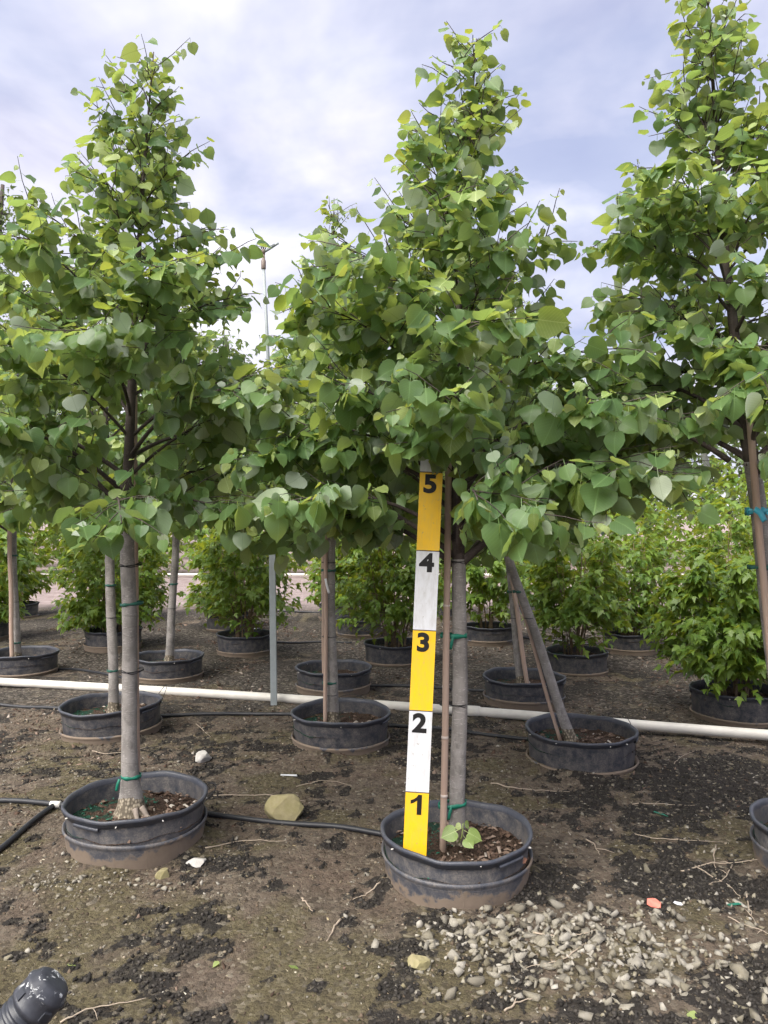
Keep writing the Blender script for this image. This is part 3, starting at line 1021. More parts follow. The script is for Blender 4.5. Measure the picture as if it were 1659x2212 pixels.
def linden(key, axis, r_base, h0, profile, label, seed, n_prim=34, lat_gap=0.040, leaf_gap=0.0265, leaf=0.069, az_scale=None, extra=(), flare=1.7, flare_h=0.055, singles=300, roots=False, first_el=None, lower_droop=1.0):
    """axis: control points (dx, dy, z above soil) from the pot's soil to the tip of the leader"""
    rd = random.Random(seed)
    x, y, R = POTS[key]
    base = Vector((x + axis[0][0], y + axis[0][1], float(gh(x, y)) + 0.11))
    root = empty('linden_tree', base)
    tag(root, label, 'tree', 'potted linden trees')
    ctrl = [Vector((a[0] - axis[0][0], a[1] - axis[0][1], a[2])) for a in axis]
    ctrl[0].z = -0.04
    wv = rd.uniform(0, 6)
    path = smooth_path(ctrl, 46)
    H = path[-1].z
    rads = []
    for p in path:
        t = max(0, p.z) / H
        r0 = r_base * (1 - 0.12 * min(1, p.z / h0)) if p.z < h0 else r_base * 0.88 * (1 - 0.93 * ((p.z - h0) / (H - h0)) ** 0.75)
        r0 *= 1 + (flare - 1) * math.exp(-max(0, p.z + 0.02) / flare_h)
        rads.append(max(0.0025, r0))
    low = [i for i, p in enumerate(path) if p.z <= h0 + 0.04]
    cut = low[-1] + 1
    mb = MB()
    lump = [rd.uniform(0, 6) for _ in range(3)]

    def rr(i):
        base_r, z = rads[i], path[i].z
        k = math.exp(-max(0, z) / 0.06)
        return lambda an: base_r * (1 + k * (0.10 * math.sin(3 * an + lump[0]) + 0.07 * math.sin(5 * an + lump[1])) + 0.02 * math.sin(2 * an + lump[2] + z * 5))
    fine = smooth_path(ctrl, 150)
    knots = [(rd.uniform(0, 6.28), rd.uniform(0.15, h0), rd.uniform(0.06, 0.16)) for _ in range(9)]
    kn = lambda an, z: sum(am * math.exp(-((((an - ka + PI) % (2 * PI)) - PI) / 0.42) ** 2 - ((z - kz) / 0.013) ** 2) for ka, kz, am in knots)
    # trunk below the crown, finely divided
    tp, tr = [], []
    for p in fine:
        p = p + Vector((0.005 * math.sin(p.z * 5 + wv), 0, 0)) * min(1, max(0, p.z) * 4) * min(1, max(0, h0 - p.z) * 5)
        if p.z > h0 + 0.06:
            break
        t = 1 - 0.12 * min(1, max(0, p.z) / h0)
        r0 = r_base * t * (1 + (flare - 1) * math.exp(-max(0, p.z + 0.02) / flare_h))
        # slight swelling rings of old branch scars
        r0 *= 1 + 0.012 * math.sin(p.z * 9 + lump[0]) * math.sin(p.z * 23 + lump[1])
        k = math.exp(-max(0, p.z) / 0.06)
        tp.append(p)
        tr.append((lambda r0, k, z: (lambda an: r0 * (1 + k * (0.10 * math.sin(3 * an + lump[0]) + 0.07 * math.sin(5 * an + lump[1])) + 0.018 * math.sin(2 * an + lump[2] + z * 5) + kn(an, z))))(r0, k, p.z))
    mb.tube(tp, tr, 18)
    mb.build('trunk', M['bark'], root)
    # leader inside the crown
    mb = MB()
    lp = [tp[-2]] + [p for p in path if p.z > h0 + 0.06]
    lr = [r_base * 0.885] + [rads[i] for i, p in enumerate(path) if p.z > h0 + 0.06]
    mb.tube(lp, lr, 9)
    mb.build('leader', M['branch'], root)
    L = Leaves(LT)
    gold = rd.uniform(0, 6)
    rd2 = random.Random(seed + 5)
    if key == 'P2':
        L.clear = [(base, 0.045, 0.235, 1.8, 3.0, 1.0, 1.56)]

    def leafy(path_pts, t0, gap, droop, size, tip_young=True):
        """alternate leaves along a twig"""
        ln = sum((path_pts[i + 1] - path_pts[i]).length for i in range(len(path_pts) - 1))
        n = max(2, int(ln * (1 - t0) / gap))
        sgn = rd.choice((-1, 1))
        for i in range(n + 1):
            t = t0 + (1 - t0) * i / n
            p, tan = path_at(path_pts, min(t, 0.999))
            sd = tan.cross(Vector((0, 0, 1)))
            if sd.length < 0.2:
                a = rd.uniform(0, 2 * PI)
                sd = Vector((math.cos(a), math.sin(a), 0))
            sd.normalize()
            sgn = -sgn
            d = sd * sgn * rd.uniform(0.5, 1.1) + tan * rd.uniform(0.1, 0.9)
            d.z *= 0.4
            d = d.normalized() if d.length > 0.01 else sd
            dr = math.radians(rd.gauss(droop, 24))
            hor = Vector((d.x, d.y, 0))
            hor = hor.normalized() if hor.length > 0.05 else sd
            tip = hor * math.cos(dr) - Vector((0, 0, 1)) * math.sin(dr)
            yg = tip_young and i >= n - 1 and rd.random() < 0.55
            sz = size * rd.uniform(0.55, 1.2) * (1.35 if rd.random() < 0.08 else 1.0) * (rd.uniform(0.35, 0.6) if yg else 1.0)
            rl = rd.gauss(0, 30) if rd.random() > 0.12 else rd.choice((-1, 1)) * rd.uniform(90, 180)
            L.put(p, tip, math.radians(rl), sz, rd.randrange(len(LT)), yg or rd2.random() < 0.03 + 0.24 * max(0, (p.z - h0) / (H - h0)))  # extra yellow leaves, more towards the top: sky glow painted as leaf colour

    def branch(start, r0, az, el, length, droopy, size, steep0=0.45, bare=0.16):
        """one limb with its side twigs; returns nothing, builds a branch object"""
        mbb = MB()
        pts = [start]
        n = 8
        p = start.copy()
        a, e = az, el + steep0 * 0.5
        for i in range(n):
            st = length / n
            e = el + steep0 * (0.5 - i / n) - droopy * (i / n) ** 2
            a += rd.gauss(0, 0.07)
            p = p + Vector((math.cos(a) * math.cos(e), math.sin(a) * math.cos(e), math.sin(e))) * st
            pts.append(p.copy())
        path_b = smooth_path(pts, 11)

        def blocked(line):
            return any(x0 < q.x + b.x < x1 and y0 < q.y + b.y < y1 and z0 < q.z + b.z < z1 for (b, x0, x1, y0, y1, z0, z1) in L.clear for q in line)
        if blocked(path_b):
            return
        mbb.tube(path_b, [max(0.0018, r0 * (1 - 0.85 * i / 10)) for i in range(11)], 6, cap=False)
        nl = max(2, int(length * 0.86 / lat_gap))
        sg = rd.choice((-1, 1))
        for j in range(nl):
            t = bare + (0.96 - bare) * (j + rd.random() * 0.6) / nl
            q, tan = path_at(path_b, t)
            sg = -sg
            sd = tan.cross(Vector((0, 0, 1)))
            if sd.length < 0.1:
                sd = Vector((math.cos(j * 2.4), math.sin(j * 2.4), 0))
            sd.normalize()
            up = sd.cross(tan)
            ang = rd.uniform(-0.7, 0.9)
            dirv = tan * rd.uniform(0.55, 1.0) + (sd * sg * math.cos(ang) + up * math.sin(ang)) * rd.uniform(0.6, 1.0)
            dirv.normalize()
            ll = (0.10 + 0.22 * (1 - abs(t - 0.45))) * rd.uniform(0.55, 1.15) * min(1.0, 0.55 + length * 0.6)
            tw = [q]
            d = dirv.copy()
            pp = q.copy()
            for i in range(4):
                d = (d + Vector((rd.gauss(0, .12), rd.gauss(0, .12), rd.gauss(0, .10) - 0.05 * droopy))).normalized()
                pp = pp + d * ll / 4
                tw.append(pp.copy())
            if blocked(tw):
                continue
            mbb.tube(tw, [0.0024, 0.0021, 0.0018, 0.0015, 0.0010], 4, cap=False)
            leafy(tw, 0.15, leaf_gap, 22 + 30 * droopy, size)
        leafy(path_b, 0.40, leaf_gap * 1.1, 20 + 30 * droopy, size)
        mbb.build('branch', M['branch'], root)

    for i in range(n_prim):
        t = (i + rd.uniform(-0.3, 0.3)) / (n_prim - 1)
        t = min(max(t, 0), 1) ** 1.12
        hz = h0 + (H - h0 - 0.10) * t
        k = min(range(len(path)), key=lambda q: abs(path[q].z - hz))
        az = gold + i * 2.39996 + rd.gauss(0, 0.25)
        el = math.radians(22 + 34 * t + rd.gauss(0, 7))
        if first_el is not None and t < 0.14:
            el = math.radians(first_el + rd.gauss(0, 5))
        Lb = 0.4
        for _ in range(4):
            tipz = hz + Lb * math.sin(el) * 0.8
            Rr = profile(tipz + base.z) * (az_scale(az, tipz + base.z) if az_scale else 1)
            Lb = max(0.10, (Rr - 0.05) / max(0.3, math.cos(el)))
        Lb *= rd.uniform(0.78, 1.08)
        droopy = max(0, 0.9 - 1.5 * t) * lower_droop
        branch(path[k].copy(), max(0.004, rads[k] * rd.uniform(0.34, 0.5)), az, el, Lb, droopy, leaf * (1.10 - 0.38 * t), bare=(0.26 if key != 'P3' else 0.38) if t < 0.45 else 0.16)
    for (st, r0, az, el, ln, dr, *bb) in extra:
        branch(Vector((st[0] - x - axis[0][0], st[1] - y - axis[0][1], st[2] - base.z)), r0, math.radians(az), math.radians(el), ln, dr, leaf, bare=bb[0] if bb else 0.3)
    # leaves on the leader's own tip
    tipp = [p for p in path if p.z > H - 0.36]
    leafy(tipp, 0.0, 0.026, 20, leaf * 0.58)
    if roots:
        for (a, ln, r0) in roots:
            mbr = MB()
            a = math.radians(a)
            pts = [Vector((math.cos(a) * rad, math.sin(a) * rad, zz)) for rad, zz in ((0.06, 0.050), (0.078, 0.036), (0.092, 0.020), (0.098 + ln, 0.004), (0.10 + ln * 1.4, -0.03))]
            mbr.tube(smooth_path(pts, 12), [r0 * (1.15 - 0.5 * i / 11) for i in range(12)], 8)
            mbr.build('root', M['root'], root)
    PLANTS.append((root, L, base, LEAF_ME, YOUNG_SKYLIT_ME, (M['leaf'], M['leaf_young_skylit']), singles))
    return root, base, path, rads


def interp(*kv):
    zs, rs = [a for a, _ in kv], [b for _, b in kv]
    return lambda z: float(np.interp(z, zs, rs))


TREES = {}
T1P = interp((1.25, 0.60), (1.45, 0.82), (1.75, 0.86), (2.1, 0.82), (2.45, 0.66), (2.8, 0.40), (3.1, 0.22), (3.45, 0.11))
TREES['P1'] = linden('P1', [(-0.024, 0, 0), (-0.036, 0, 0.7), (-0.044, 0, 1.32), (-0.016, 0, 2.1), (0.024, 0, 2.8), (0.069, 0, 3.36)], 0.0345, 1.21, T1P,
                     'full linden tree with bare grey trunk and surface roots in the left front pot', 101, n_prim=46, flare=2.7, flare_h=0.085, roots=[(-58, 0.010, 0.011), (-30, 0.018, 0.012)],
                     az_scale=lambda a, z: 1.0 + 0.30 * max(0, -math.cos(a)) * (1 if 2.2 < z < 2.95 else 0.5) - 0.18 * max(0, math.cos(a)) * (1 if z > 2.35 else 0))
T2P = interp((1.2, 0.55), (1.45, 0.86), (1.7, 0.90), (2.0, 0.78), (2.3, 0.64), (2.6, 0.45), (2.9, 0.26), (3.15, 0.16), (3.38, 0.10))
TREES['P2'] = linden('P2', [(0.005, 0.03, 0), (0.012, 0.03, 0.6), (0.012, 0.03, 1.12), (0.0, 0.03, 1.6), (0.02, 0.03, 2.3), (0.085, 0.03, 3.26)], 0.0325, 1.10, T2P,
                     'linden tree with a low fork behind the numbered height board', 202, n_prim=50, flare=1.35,
                     az_scale=lambda a, z: (1.0 - 0.24 * max(0, math.cos(a)) + 0.16 * max(0, -math.cos(a))) if z > 2.1 else 1.0,
                     extra=[((0.30, 3.10, 1.235), 0.020, -8, 30, 0.95, 0.5), ((0.30, 3.10, 1.26), 0.014, 172, 26, 0.80, 0.7), ((0.30, 3.08, 1.33), 0.013, -70, 20, 0.75, 0.9),
                            ((0.30, 3.08, 1.38), 0.012, -125, 22, 0.72, 0.9), ((0.30, 3.1, 1.42), 0.012, -35, 20, 0.95, 0.9), ((0.30, 3.1, 1.47), 0.012, 4, 22, 1.05, 0.75), ((0.30, 3.1, 1.55), 0.011, -18, 24, 1.0, 0.8), ((0.30, 3.1, 1.5), 0.011, 186, 20, 0.9, 0.8)])
T3P = interp((1.25, 0.5), (1.45, 0.70), (1.8, 0.80), (2.1, 0.60), (2.35, 0.56), (2.6, 0.68), (2.8, 0.55), (3.0, 0.30), (3.3, 0.20), (3.6, 0.10))
TREES['P3'] = linden('P3', [(-0.142, 0, 0), (-0.245, 0, 0.95), (-0.317, 0, 1.55), (-0.365, 0, 1.87), (-0.44, 0, 2.6), (-0.50, 0, 3.52)], 0.036, 1.50, T3P,
                     'tall linden tree at the right edge with blue tape on its leaning trunk', 303, n_prim=50,
                     extra=[((1.53, 3.13, 1.44), 0.026, 130, 68, 1.05, -0.20, 0.5), ((1.40, 3.12, 1.66), 0.014, 186, 20, 0.75, 0.35, 0.35)])
TBP = interp((1.25, 0.5), (1.5, 0.78), (1.9, 0.80), (2.3, 0.68), (2.7, 0.46), (3.0, 0.28), (3.4, 0.13))
TB2 = interp((1.25, 0.5), (1.5, 0.78), (1.9, 0.78), (2.2, 0.66), (2.5, 0.42), (2.8, 0.24), (3.1, 0.15), (3.4, 0.09))
TREES['P4'] = linden('P4', [(0, 0.03, 0), (-0.03, 0.03, 1.2), (-0.05, 0, 2.2), (-0.06, 0, 3.20)], 0.033, 1.22, TBP, 'linden tree with a slim dark trunk behind the left front tree', 404, n_prim=34, singles=220)
TREES['P5'] = linden('P5', [(-0.055, 0, 0), (-0.07, 0, 1.15), (-0.07, 0, 2.2), (-0.045, 0, 3.30)], 0.036, 1.16, TB2, 'linden tree in the middle row with its own stake, left of the height board', 505, n_prim=36, singles=300)
TREES['P6'] = linden('P6', [(-0.04, 0, 0), (-0.24, 0, 0.55), (-0.437, 0, 1.12), (-0.62, 0, 1.8), (-0.70, 0, 2.6), (-0.72, 0, 3.15)], 0.029, 1.10, TB2, 'strongly leaning linden tree right of the height board', 606, n_prim=34, singles=260)
TREES['P7'] = linden('P7', [(-0.05, 0, 0), (-0.09, 0, 1.2), (-0.1, 0, 3.15)], 0.032, 1.2, TBP, 'linden tree with a slim trunk at the left edge', 707, n_prim=28, leaf=0.078, leaf_gap=0.034, singles=120)
TREES['P8'] = linden('P8', [(0, 0.03, 0), (0.06, 0.03, 1.1), (0.12, 0, 3.1)], 0.036, 1.16, TBP, 'linden tree leaning slightly right between the left front tree and the post', 808, n_prim=30, leaf=0.078, leaf_gap=0.034, singles=150)
TREES['P9'] = linden('P9', [(-0.057, 0, 0), (-0.075, 0, 1.1), (-0.06, 0, 3.1)], 0.024, 1.12, TBP, 'thin linden tree hidden behind the middle row trunk', 909, n_prim=30, leaf=0.078, leaf_gap=0.034, singles=150)
TREES['P10'] = linden('P10', [(-0.01, 0, 0), (-0.118, 0, 1.02), (-0.2, 0, 2.0), (-0.24, 0, 3.1)], 0.034, 1.06, TBP, 'linden tree crossing behind the strongly leaning trunk', 1010, n_prim=30, leaf=0.078, leaf_gap=0.034, singles=150)


def shrub(key, label, height, radius, nleaf, seed, singles):
    rd = random.Random(seed)
    x, y, R = POTS[key]
    base = Vector((x, y, float(gh(x, y)) + 0.135))
    root = empty('maple_shrub', base)
    tag(root, label, 'shrub', 'potted maple shrubs')
    H = height - base.z
    L = Leaves(MT)
    near = y < 8.6
    zmin = 0.24 if key == 'S0' else 0.34 if key in ('S1', 'S3', 'S7', 'S6', 'S4') else 0.12
    ns = 11 if near else 6
    tips = []
    lob = [(rd.uniform(0, 6), rd.uniform(0.05, 0.16)) for _ in range(4)]

    def env(a, z):
        t = z / H
        p = math.sin(PI * min(1, max(0.0, 0.16 + 0.80 * t)) ** 0.8) ** 0.6 if 0 <= t <= 1.06 else 0
        w = 1 + sum(am * math.sin((k + 2) * a + ph + 5 * t * (k % 2)) for k, (ph, am) in enumerate(lob))
        return radius * p * w
    twigs = []
    for i in range(ns):
        a0 = 2 * PI * i / ns + rd.uniform(-0.4, 0.4)
        rb = R * rd.uniform(0.08, 0.35)
        rt = radius * rd.uniform(0.25, 0.75)
        zt = H * rd.uniform(0.78, 0.98)
        pts = [Vector((rb * math.cos(a0), rb * math.sin(a0), -0.03)), Vector((rb * 1.3 * math.cos(a0), rb * 1.3 * math.sin(a0), 0.2)),
               Vector(((rb + rt) * 0.55 * math.cos(a0 + .1), (rb + rt) * 0.55 * math.sin(a0 + .1), zt * 0.55)), Vector((rt * math.cos(a0 + .15), rt * math.sin(a0 + .15), zt))]
        pa = smooth_path(pts, 10)
        mb = MB()
        r0 = rd.uniform(0.007, 0.014)
        mb.tube(pa, [r0 * (1 - 0.8 * k / 9) for k in range(10)], 6)
        nt_ = 16 if near else 9
        for j in range(nt_):
            t = 0.22 + 0.76 * j / (nt_ - 1)
            q, tan = path_at(pa, t)
            a = a0 + rd.gauss(0, 1.1)
            er = env(a, q.z)
            cur = math.hypot(q.x, q.y)
            ln = max(0.08, (er - cur) * rd.uniform(0.7, 1.05))
            ln = min(ln, 0.55)
            d = Vector((math.cos(a), math.sin(a), rd.uniform(0.15, 0.75))).normalized()
            tw = [q]
            p = q.copy()
            for k in range(5):
                d = (d + Vector((rd.gauss(0, .1), rd.gauss(0, .1), rd.gauss(-0.06, .08)))).normalized()
                p = p + d * ln / 5
                tw.append(p.copy())
            mb.tube(tw, [0.003, 0.0026, 0.0022, 0.0018, 0.0014, 0.001], 4, cap=False)
            twigs.append((tw, t))
        mb.build('stem', M['twig_bark'], root)
    per = max(4, int(nleaf * (1.75 if near else 1.35)) // len(twigs))
    for tw, t in twigs:
        for k in range(per):
            u = 0.12 + 0.88 * rd.random() ** 0.8
            p, tan = path_at(tw, min(u, 0.999))
            p = p + Vector((rd.gauss(0, 0.03), rd.gauss(0, 0.03), rd.gauss(0, 0.025)))
            if p.z < zmin and rd.random() < 0.85:
                continue
            a = math.atan2(tan.y, tan.x) + rd.gauss(0, 0.9)
            dr = math.radians(rd.gauss(32, 22))
            tip = Vector((math.cos(a) * math.cos(dr), math.sin(a) * math.cos(dr), -math.sin(dr)))
            L.put(p, tip, math.radians(rd.gauss(0, 24)), rd.uniform(0.046, 0.085) * (1.0 if near else 1.3), rd.randrange(3))
    PLANTS.append((root, L, base, MAPLE_ME, MAPLE_ME, (M['maple'],), singles))
    return root


for i, (k, x, y, R, pl, sl, hh, rr, nl) in enumerate(SHR):
    shrub(k, sl, hh, rr, nl, 900 + i, 260 if k in ('S0', 'S7') else 200 if k in ('S1', 'S2', 'S3') else 0)


def emit_leaves():
    """the leaves that show largest become objects, the rest one mesh per crown"""
    cw, ch = 384, 512
    sc = cw / 1659.0
    allc, alls, alln, own, oi = [], [], [], [], []
    for pi, (root, L, base, *_r) in enumerate(PLANTS):
        P, R, S, K, Y = L.arrays()
        c = P + np.array(base) + R[:, :, 0] * (S * 0.9)[:, None]
        allc.append(c)
        alls.append(S)
        alln.append(R[:, :, 2])
        own.append(np.full(len(P), pi))
        oi.append(np.arange(len(P)))
    C, S, Nn, O, I = map(np.concatenate, (allc, alls, alln, own, oi))
    buf = np.full((ch, cw), -1, dtype=np.int64)
    order = np.argsort(-C[:, 1])
    view = C - np.array([0, 0, CAM_H])
    dist = np.linalg.norm(view, axis=1)
    face = np.abs((view * Nn).sum(1) / dist)
    u = (CX + FPX * C[:, 0] / C[:, 1]) * sc
    v = (HOR - FPX * (C[:, 2] - CAM_H) / C[:, 1]) * sc
    rad = 0.42 * S / C[:, 1] * FPX * sc * np.sqrt(0.25 + 0.75 * face)
    for j in order:
        r = rad[j]
        x0, x1, y0, y1 = int(u[j] - r + .5), int(u[j] + r + 1), int(v[j] - r + .5), int(v[j] + r + 1)
        if x1 <= 0 or y1 <= 0 or x0 >= cw or y0 >= ch:
            continue
        buf[max(0, y0):y1, max(0, x0):x1] = j
    cnt = np.bincount(buf[buf >= 0], minlength=len(C))
    for pi, (root, L, base, me_a, me_y, mats, nmax) in enumerate(PLANTS):
        m = np.nonzero(O == pi)[0]
        c = cnt[m]
        P, R, Sz, K, Y = L.arrays()
        keep = np.ones(len(m), bool)
        top = np.argsort(-c)[:nmax]
        top = top[c[top] >= 2]
        keep[I[m[top]]] = False
        crown = bpy.data.objects.new('crown', L.mesh('crown', keep, mats))
        COL.objects.link(crown)
        crown.parent = root
        crown['kind'] = 'stuff'
        for q in I[m[top]]:
            o = bpy.data.objects.new('leaf', (me_y if Y[q] else me_a)[K[q]])
            mt = np.eye(4)
            mt[:3, :3] = R[q] * Sz[q]
            mt[:3, 3] = P[q]
            o.matrix_basis = Matrix(mt.tolist())
            COL.objects.link(o)
            o.parent = crown


emit_leaves()


# ------------------------------------------------------------------ ties, ribbons, tags on the trees
def trunk_at(key, z):
    """world point of the trunk axis at height z"""
    root, base, path, rads = TREES[key]
    k = min(range(len(path)), key=lambda i: abs(path[i].z + base.z - z))
    return base + path[k], rads[k]


def tie(key, z, mat, toward, gap, width=0.016, thin=0.002, wire=False, tail=False, tilt=0.0):
    """band round the trunk and its stake; toward: direction (radians) of the stake, gap: its distance"""
    root, base, path, rads = TREES[key]
    c, r = trunk_at(key, z)
    c = c - base
    mb = MB()
    ring = []
    for k in range(28):
        a = 2 * PI * k / 28
        rr = r + thin
        p = Vector((math.cos(a) * rr, math.sin(a) * rr, 0))
        q = p.dot(Vector((math.cos(toward), math.sin(toward), 0)))
        if q > 0:
            p += Vector((math.cos(toward), math.sin(toward), 0)) * gap * min(1, q / rr * 1.3)
        p.z = tilt * p.x
        ring.append(c + p + Vector((0, 0, z - base.z - c.z)))
    if wire:
        mb.tube(ring + [ring[0]], 0.0022, 5)
        if gap > 0.02:
            mb.tube([p + Vector((0, 0, 0.008 * math.sin(i * 0.45))) for i, p in enumerate(ring + [ring[0]])], 0.0018, 5)
    else:
        n = len(ring)
        vs, fs = [], []
        for i, p in enumerate(ring):
            o = (p - c)
            o = Vector((o.x, o.y, 0)).normalized() * thin
            w = width * (0.8 + 0.25 * math.sin(i * 1.3))
            vs += [tuple(p - Vector((0, 0, w / 2))), tuple(p + Vector((0, 0, w / 2))), tuple(p + o + Vector((0, 0, w / 2))), tuple(p + o - Vector((0, 0, w / 2)))]
        for i in range(n):
            j = (i + 1) % n
            for k in range(4):
                k2 = (k + 1) % 4
                fs.append((i * 4 + k, j * 4 + k, j * 4 + k2, i * 4 + k2))
        mb.add(vs, fs)
    if tail:
        p0 = c + Vector((-r * 0.9 if tail < 0 else r * 0.4, -r - 0.006, z - base.z - c.z))
        strip(mb, [p0, p0 + Vector((0.006 * tail, -0.008, -0.02)), p0 + Vector((0.012 * tail, -0.006, -0.05))], 0.012)
    mb.build('tie_wire' if wire else 'tie_tape', mat, root)


def strip(mb, pts, w, n=None, thick=0.0012):
    """a flat ribbon with thickness through pts"""
    pts = smooth_path(pts, 9)
    vs, fs = [], []
    for i, p in enumerate(pts):
        t = (pts[min(i + 1, 8)] - pts[max(0, i - 1)]).normalized()
        s = t.cross(Vector((0.15, -1, 0.2)))
        s = s.normalized() * w * 0.5
        nn = t.cross(s).normalized() * thick
        vs += [tuple(p - s), tuple(p + s), tuple(p + s + nn), tuple(p - s + nn)]
    for i in range(8):
        for k in range(4):
            k2 = (k + 1) % 4
            fs.append((i * 4 + k, i * 4 + 4 + k, i * 4 + 4 + k2, i * 4 + k2))
    fs += [(0, 1, 2, 3), (35, 34, 33, 32)]
    mb.add(vs, fs)


def child_strip(key, name, mat, pts, w):
    root, base, path, rads = TREES[key]
    mb = MB()
    strip(mb, [Vector(p) - base for p in pts], w)
    return mb.build(name, mat, root)


# front left tree
tie('P1', Zh(1450, 3.38), M['wire'], 0.9, 0.03, wire=True)
tie('P1', Zh(1222, 3.38), M['wire'], 0.6, 0.03, wire=True, tilt=0.1)
tie('P1', Zh(1305, 3.38), M['tape_dim'], 0.5, 0.03, tilt=0.08)
tie('P1', Zh(1682, 3.34), M['tape'], 0.5, 0.004, 0.018, tail=-1)
child_strip('P1', 'ribbon', M['blue'], [(W(228, 3.2), 3.2, Zh(1113, 3.2)), (W(215, 3.18), 3.18, Zh(1122, 3.18)), (W(198, 3.16), 3.16, Zh(1139, 3.16))], 0.026)
# front middle tree: tape and wire hold trunk and stake together
tie('P2', Zh(1213, 3.1), M['wire'], PI * 1.06, 0.045, wire=True)
tie('P2', Zh(1520, 3.1), M['wire'], PI * 1.06, 0.045, wire=True)
tie('P2', Zh(1372, 3.1), M['tape'], PI * 1.06, 0.045, 0.020, tail=-1)
tie('P2', Zh(1734, 3.1), M['tape'], PI * 1.06, 0.045, 0.018, tail=-1, tilt=0.08)
tie('P2', Zh(1000, 3.1), M['tape'], PI * 1.06, 0.045, 0.028)
# right tree
tie('P3', Zh(1225, 3.13), M['tape_dim'], PI, 0.035, 0.018)
tie('P3', Zh(1105, 3.13), M['blue'], PI, 0.02, 0.034, tail=1)
child_strip('P3', 'ribbon', M['blue'], [(W(1630, 3.05), 3.05, Zh(1100, 3.05)), (W(1642, 3.05), 3.05, Zh(1108, 3.05)), (W(1652, 3.05), 3.05, Zh(1126, 3.05))], 0.026)
child_strip('P3', 'ribbon', M['label'], [(W(1520, 2.95), 2.95, Zh(980, 2.95)), (W(1526, 2.94), 2.94, Zh(1000, 2.94)), (W(1530, 2.94), 2.94, Zh(1022, 2.94))], 0.026)
for key, d, rows in (('P4', 5.09, ((1265, 0), (1335, 1), (1450, 0))), ('P5', 4.82, ((1215, 1), (1232, 0), (1375, 1), (1474, 0), (1500, 1))), ('P6', 4.54, ((1278, 0), (1335, 1))), ('P10', 5.93, ((1278, 0), (1335, 1))),
                     ('P7', 7.1, ((1200, 0), (1300, 1), (1388, 0))), ('P8', 6.8, ((1262, 0), (1315, 1)))):
    for py, wr in rows:
        tie(key, Zh(py, d), M['wire'] if wr else M['tape_dim'], PI, 0.02 if key in ('P5', 'P7') else 0.002, 0.016, wire=bool(wr))
child_strip('P6', 'tag', M['label'], [(W(1088, 4.35), 4.35, Zh(1177, 4.35)), (W(1098, 4.34), 4.34, Zh(1188, 4.34)), (W(1108, 4.33), 4.33, Zh(1199, 4.33))], 0.034)
child_strip('P5', 'tag', M['label'], [(W(703, 4.7), 4.7, Zh(1250, 4.7)), (W(706, 4.69), 4.69, Zh(1265, 4.69)), (W(711, 4.69), 4.69, Zh(1282, 4.69))], 0.014)


def sprout():
    root, base, path, rads = TREES['P2']
    c = Vector((W(997, 2.97), 2.97, Zh(1808, 2.97))) - base
    mb = MB()
    mb.tube([c + Vector((-0.01, 0.02, -0.03)), c, c + Vector((0.004, 0, 0.03)), c + Vector((0.006, 0, 0.055))], [0.003, 0.0026, 0.002, 0.0015], 5)
    s = mb.build('sprout', M['leaf_young_skylit'], root)
    for dx, dz, a, sz, k in ((0, 0.035, 175, 0.062, 0), (0.004, 0.03, -12, 0.058, 1), (0.004, 0.01, -60, 0.045, 3), (0.006, 0.055, 60, 0.03, 2), (0.005, 0.05, 140, 0.026, 0)):
        o = bpy.data.objects.new('leaf', YOUNG_SKYLIT_ME[k])
        a = math.radians(a)
        t = Vector((math.cos(a), math.sin(a) * 0.6 - 0.2, -0.35)).normalized()
        n = Vector((0.0, -0.75, 0.65))
        n = (n - t * n.dot(t)).normalized()
        b = n.cross(t)
        mt = Matrix(((t.x, b.x, n.x, 0), (t.y, b.y, n.y, 0), (t.z, b.z, n.z, 0), (0, 0, 0, 1)))
        o.matrix_basis = Matrix.Translation(c + Vector((dx, 0, dz))) @ mt @ Matrix.Scale(sz, 4)
        COL.objects.link(o)
        o.parent = s


sprout()


# ------------------------------------------------------------------ stakes
def stake(label, p0, p1, w, nodes=(), r=0.0):
    p0, p1 = Vector(p0), Vector(p1)
    d = p1 - p0
    root = empty('wooden_stake', p0)
    root.rotation_mode = 'QUATERNION'
    root.rotation_quaternion = d.to_track_quat('Z', 'Y')
    tag(root, label, 'stake', 'stakes tied to the tree trunks')
    L = d.length
    mb = MB()
    n = 14
    mb.tube([(0.002 * math.sin(i * 0.7), 0.002 * math.cos(i * 0.9), L * i / n) for i in range(n + 1)], w * 0.58, 8)
    mb.build('pole', M['stake'], root)
    for z in nodes:
        mb = MB()
        mb.tube([(0, 0, z - 0.005), (0, 0, z - 0.002), (0, 0, z + 0.002), (0, 0, z + 0.005)], [w * 0.585, w * 0.62, w * 0.62, w * 0.585], 8)
        mb.build('node', M['node'], root)
    return root


zs = Zh(1850, 3.0)
stake('reddish stake with pale rings tied between the height board and the front trunk', (W(957, 3.04), 3.04, 0.06), (W(970, 3.06), 3.06, 1.72), 0.0235, [z for z in (0.27, 0.50, 0.70, 0.95, 1.02)])
stake('pale stake behind the right side of the left front trunk', (W(299, 3.46), 3.46, 0.08), (W(290, 3.44), 3.44, 2.1), 0.018)
stake('pale stake along the left side of the right edge tree', (1.625, 3.10, 0.08), (1.465, 3.09, 1.85), 0.026)
stake('thin stake on the left of the middle row trunk', (W(703, 4.77), 4.77, 0.08), (W(704, 4.79), 4.79, 1.45), 0.022)
stake('splintered stake under the strongly leaning trunk', (W(1213, 4.54), 4.54, 0.07), (W(1090, 4.57), 4.57, 1.26), 0.018)
stake('pale stake between the two crossing trunks', (W(1141, 5.86), 5.86, 0.08), (W(1095, 5.9), 5.9, 1.25), 0.030)
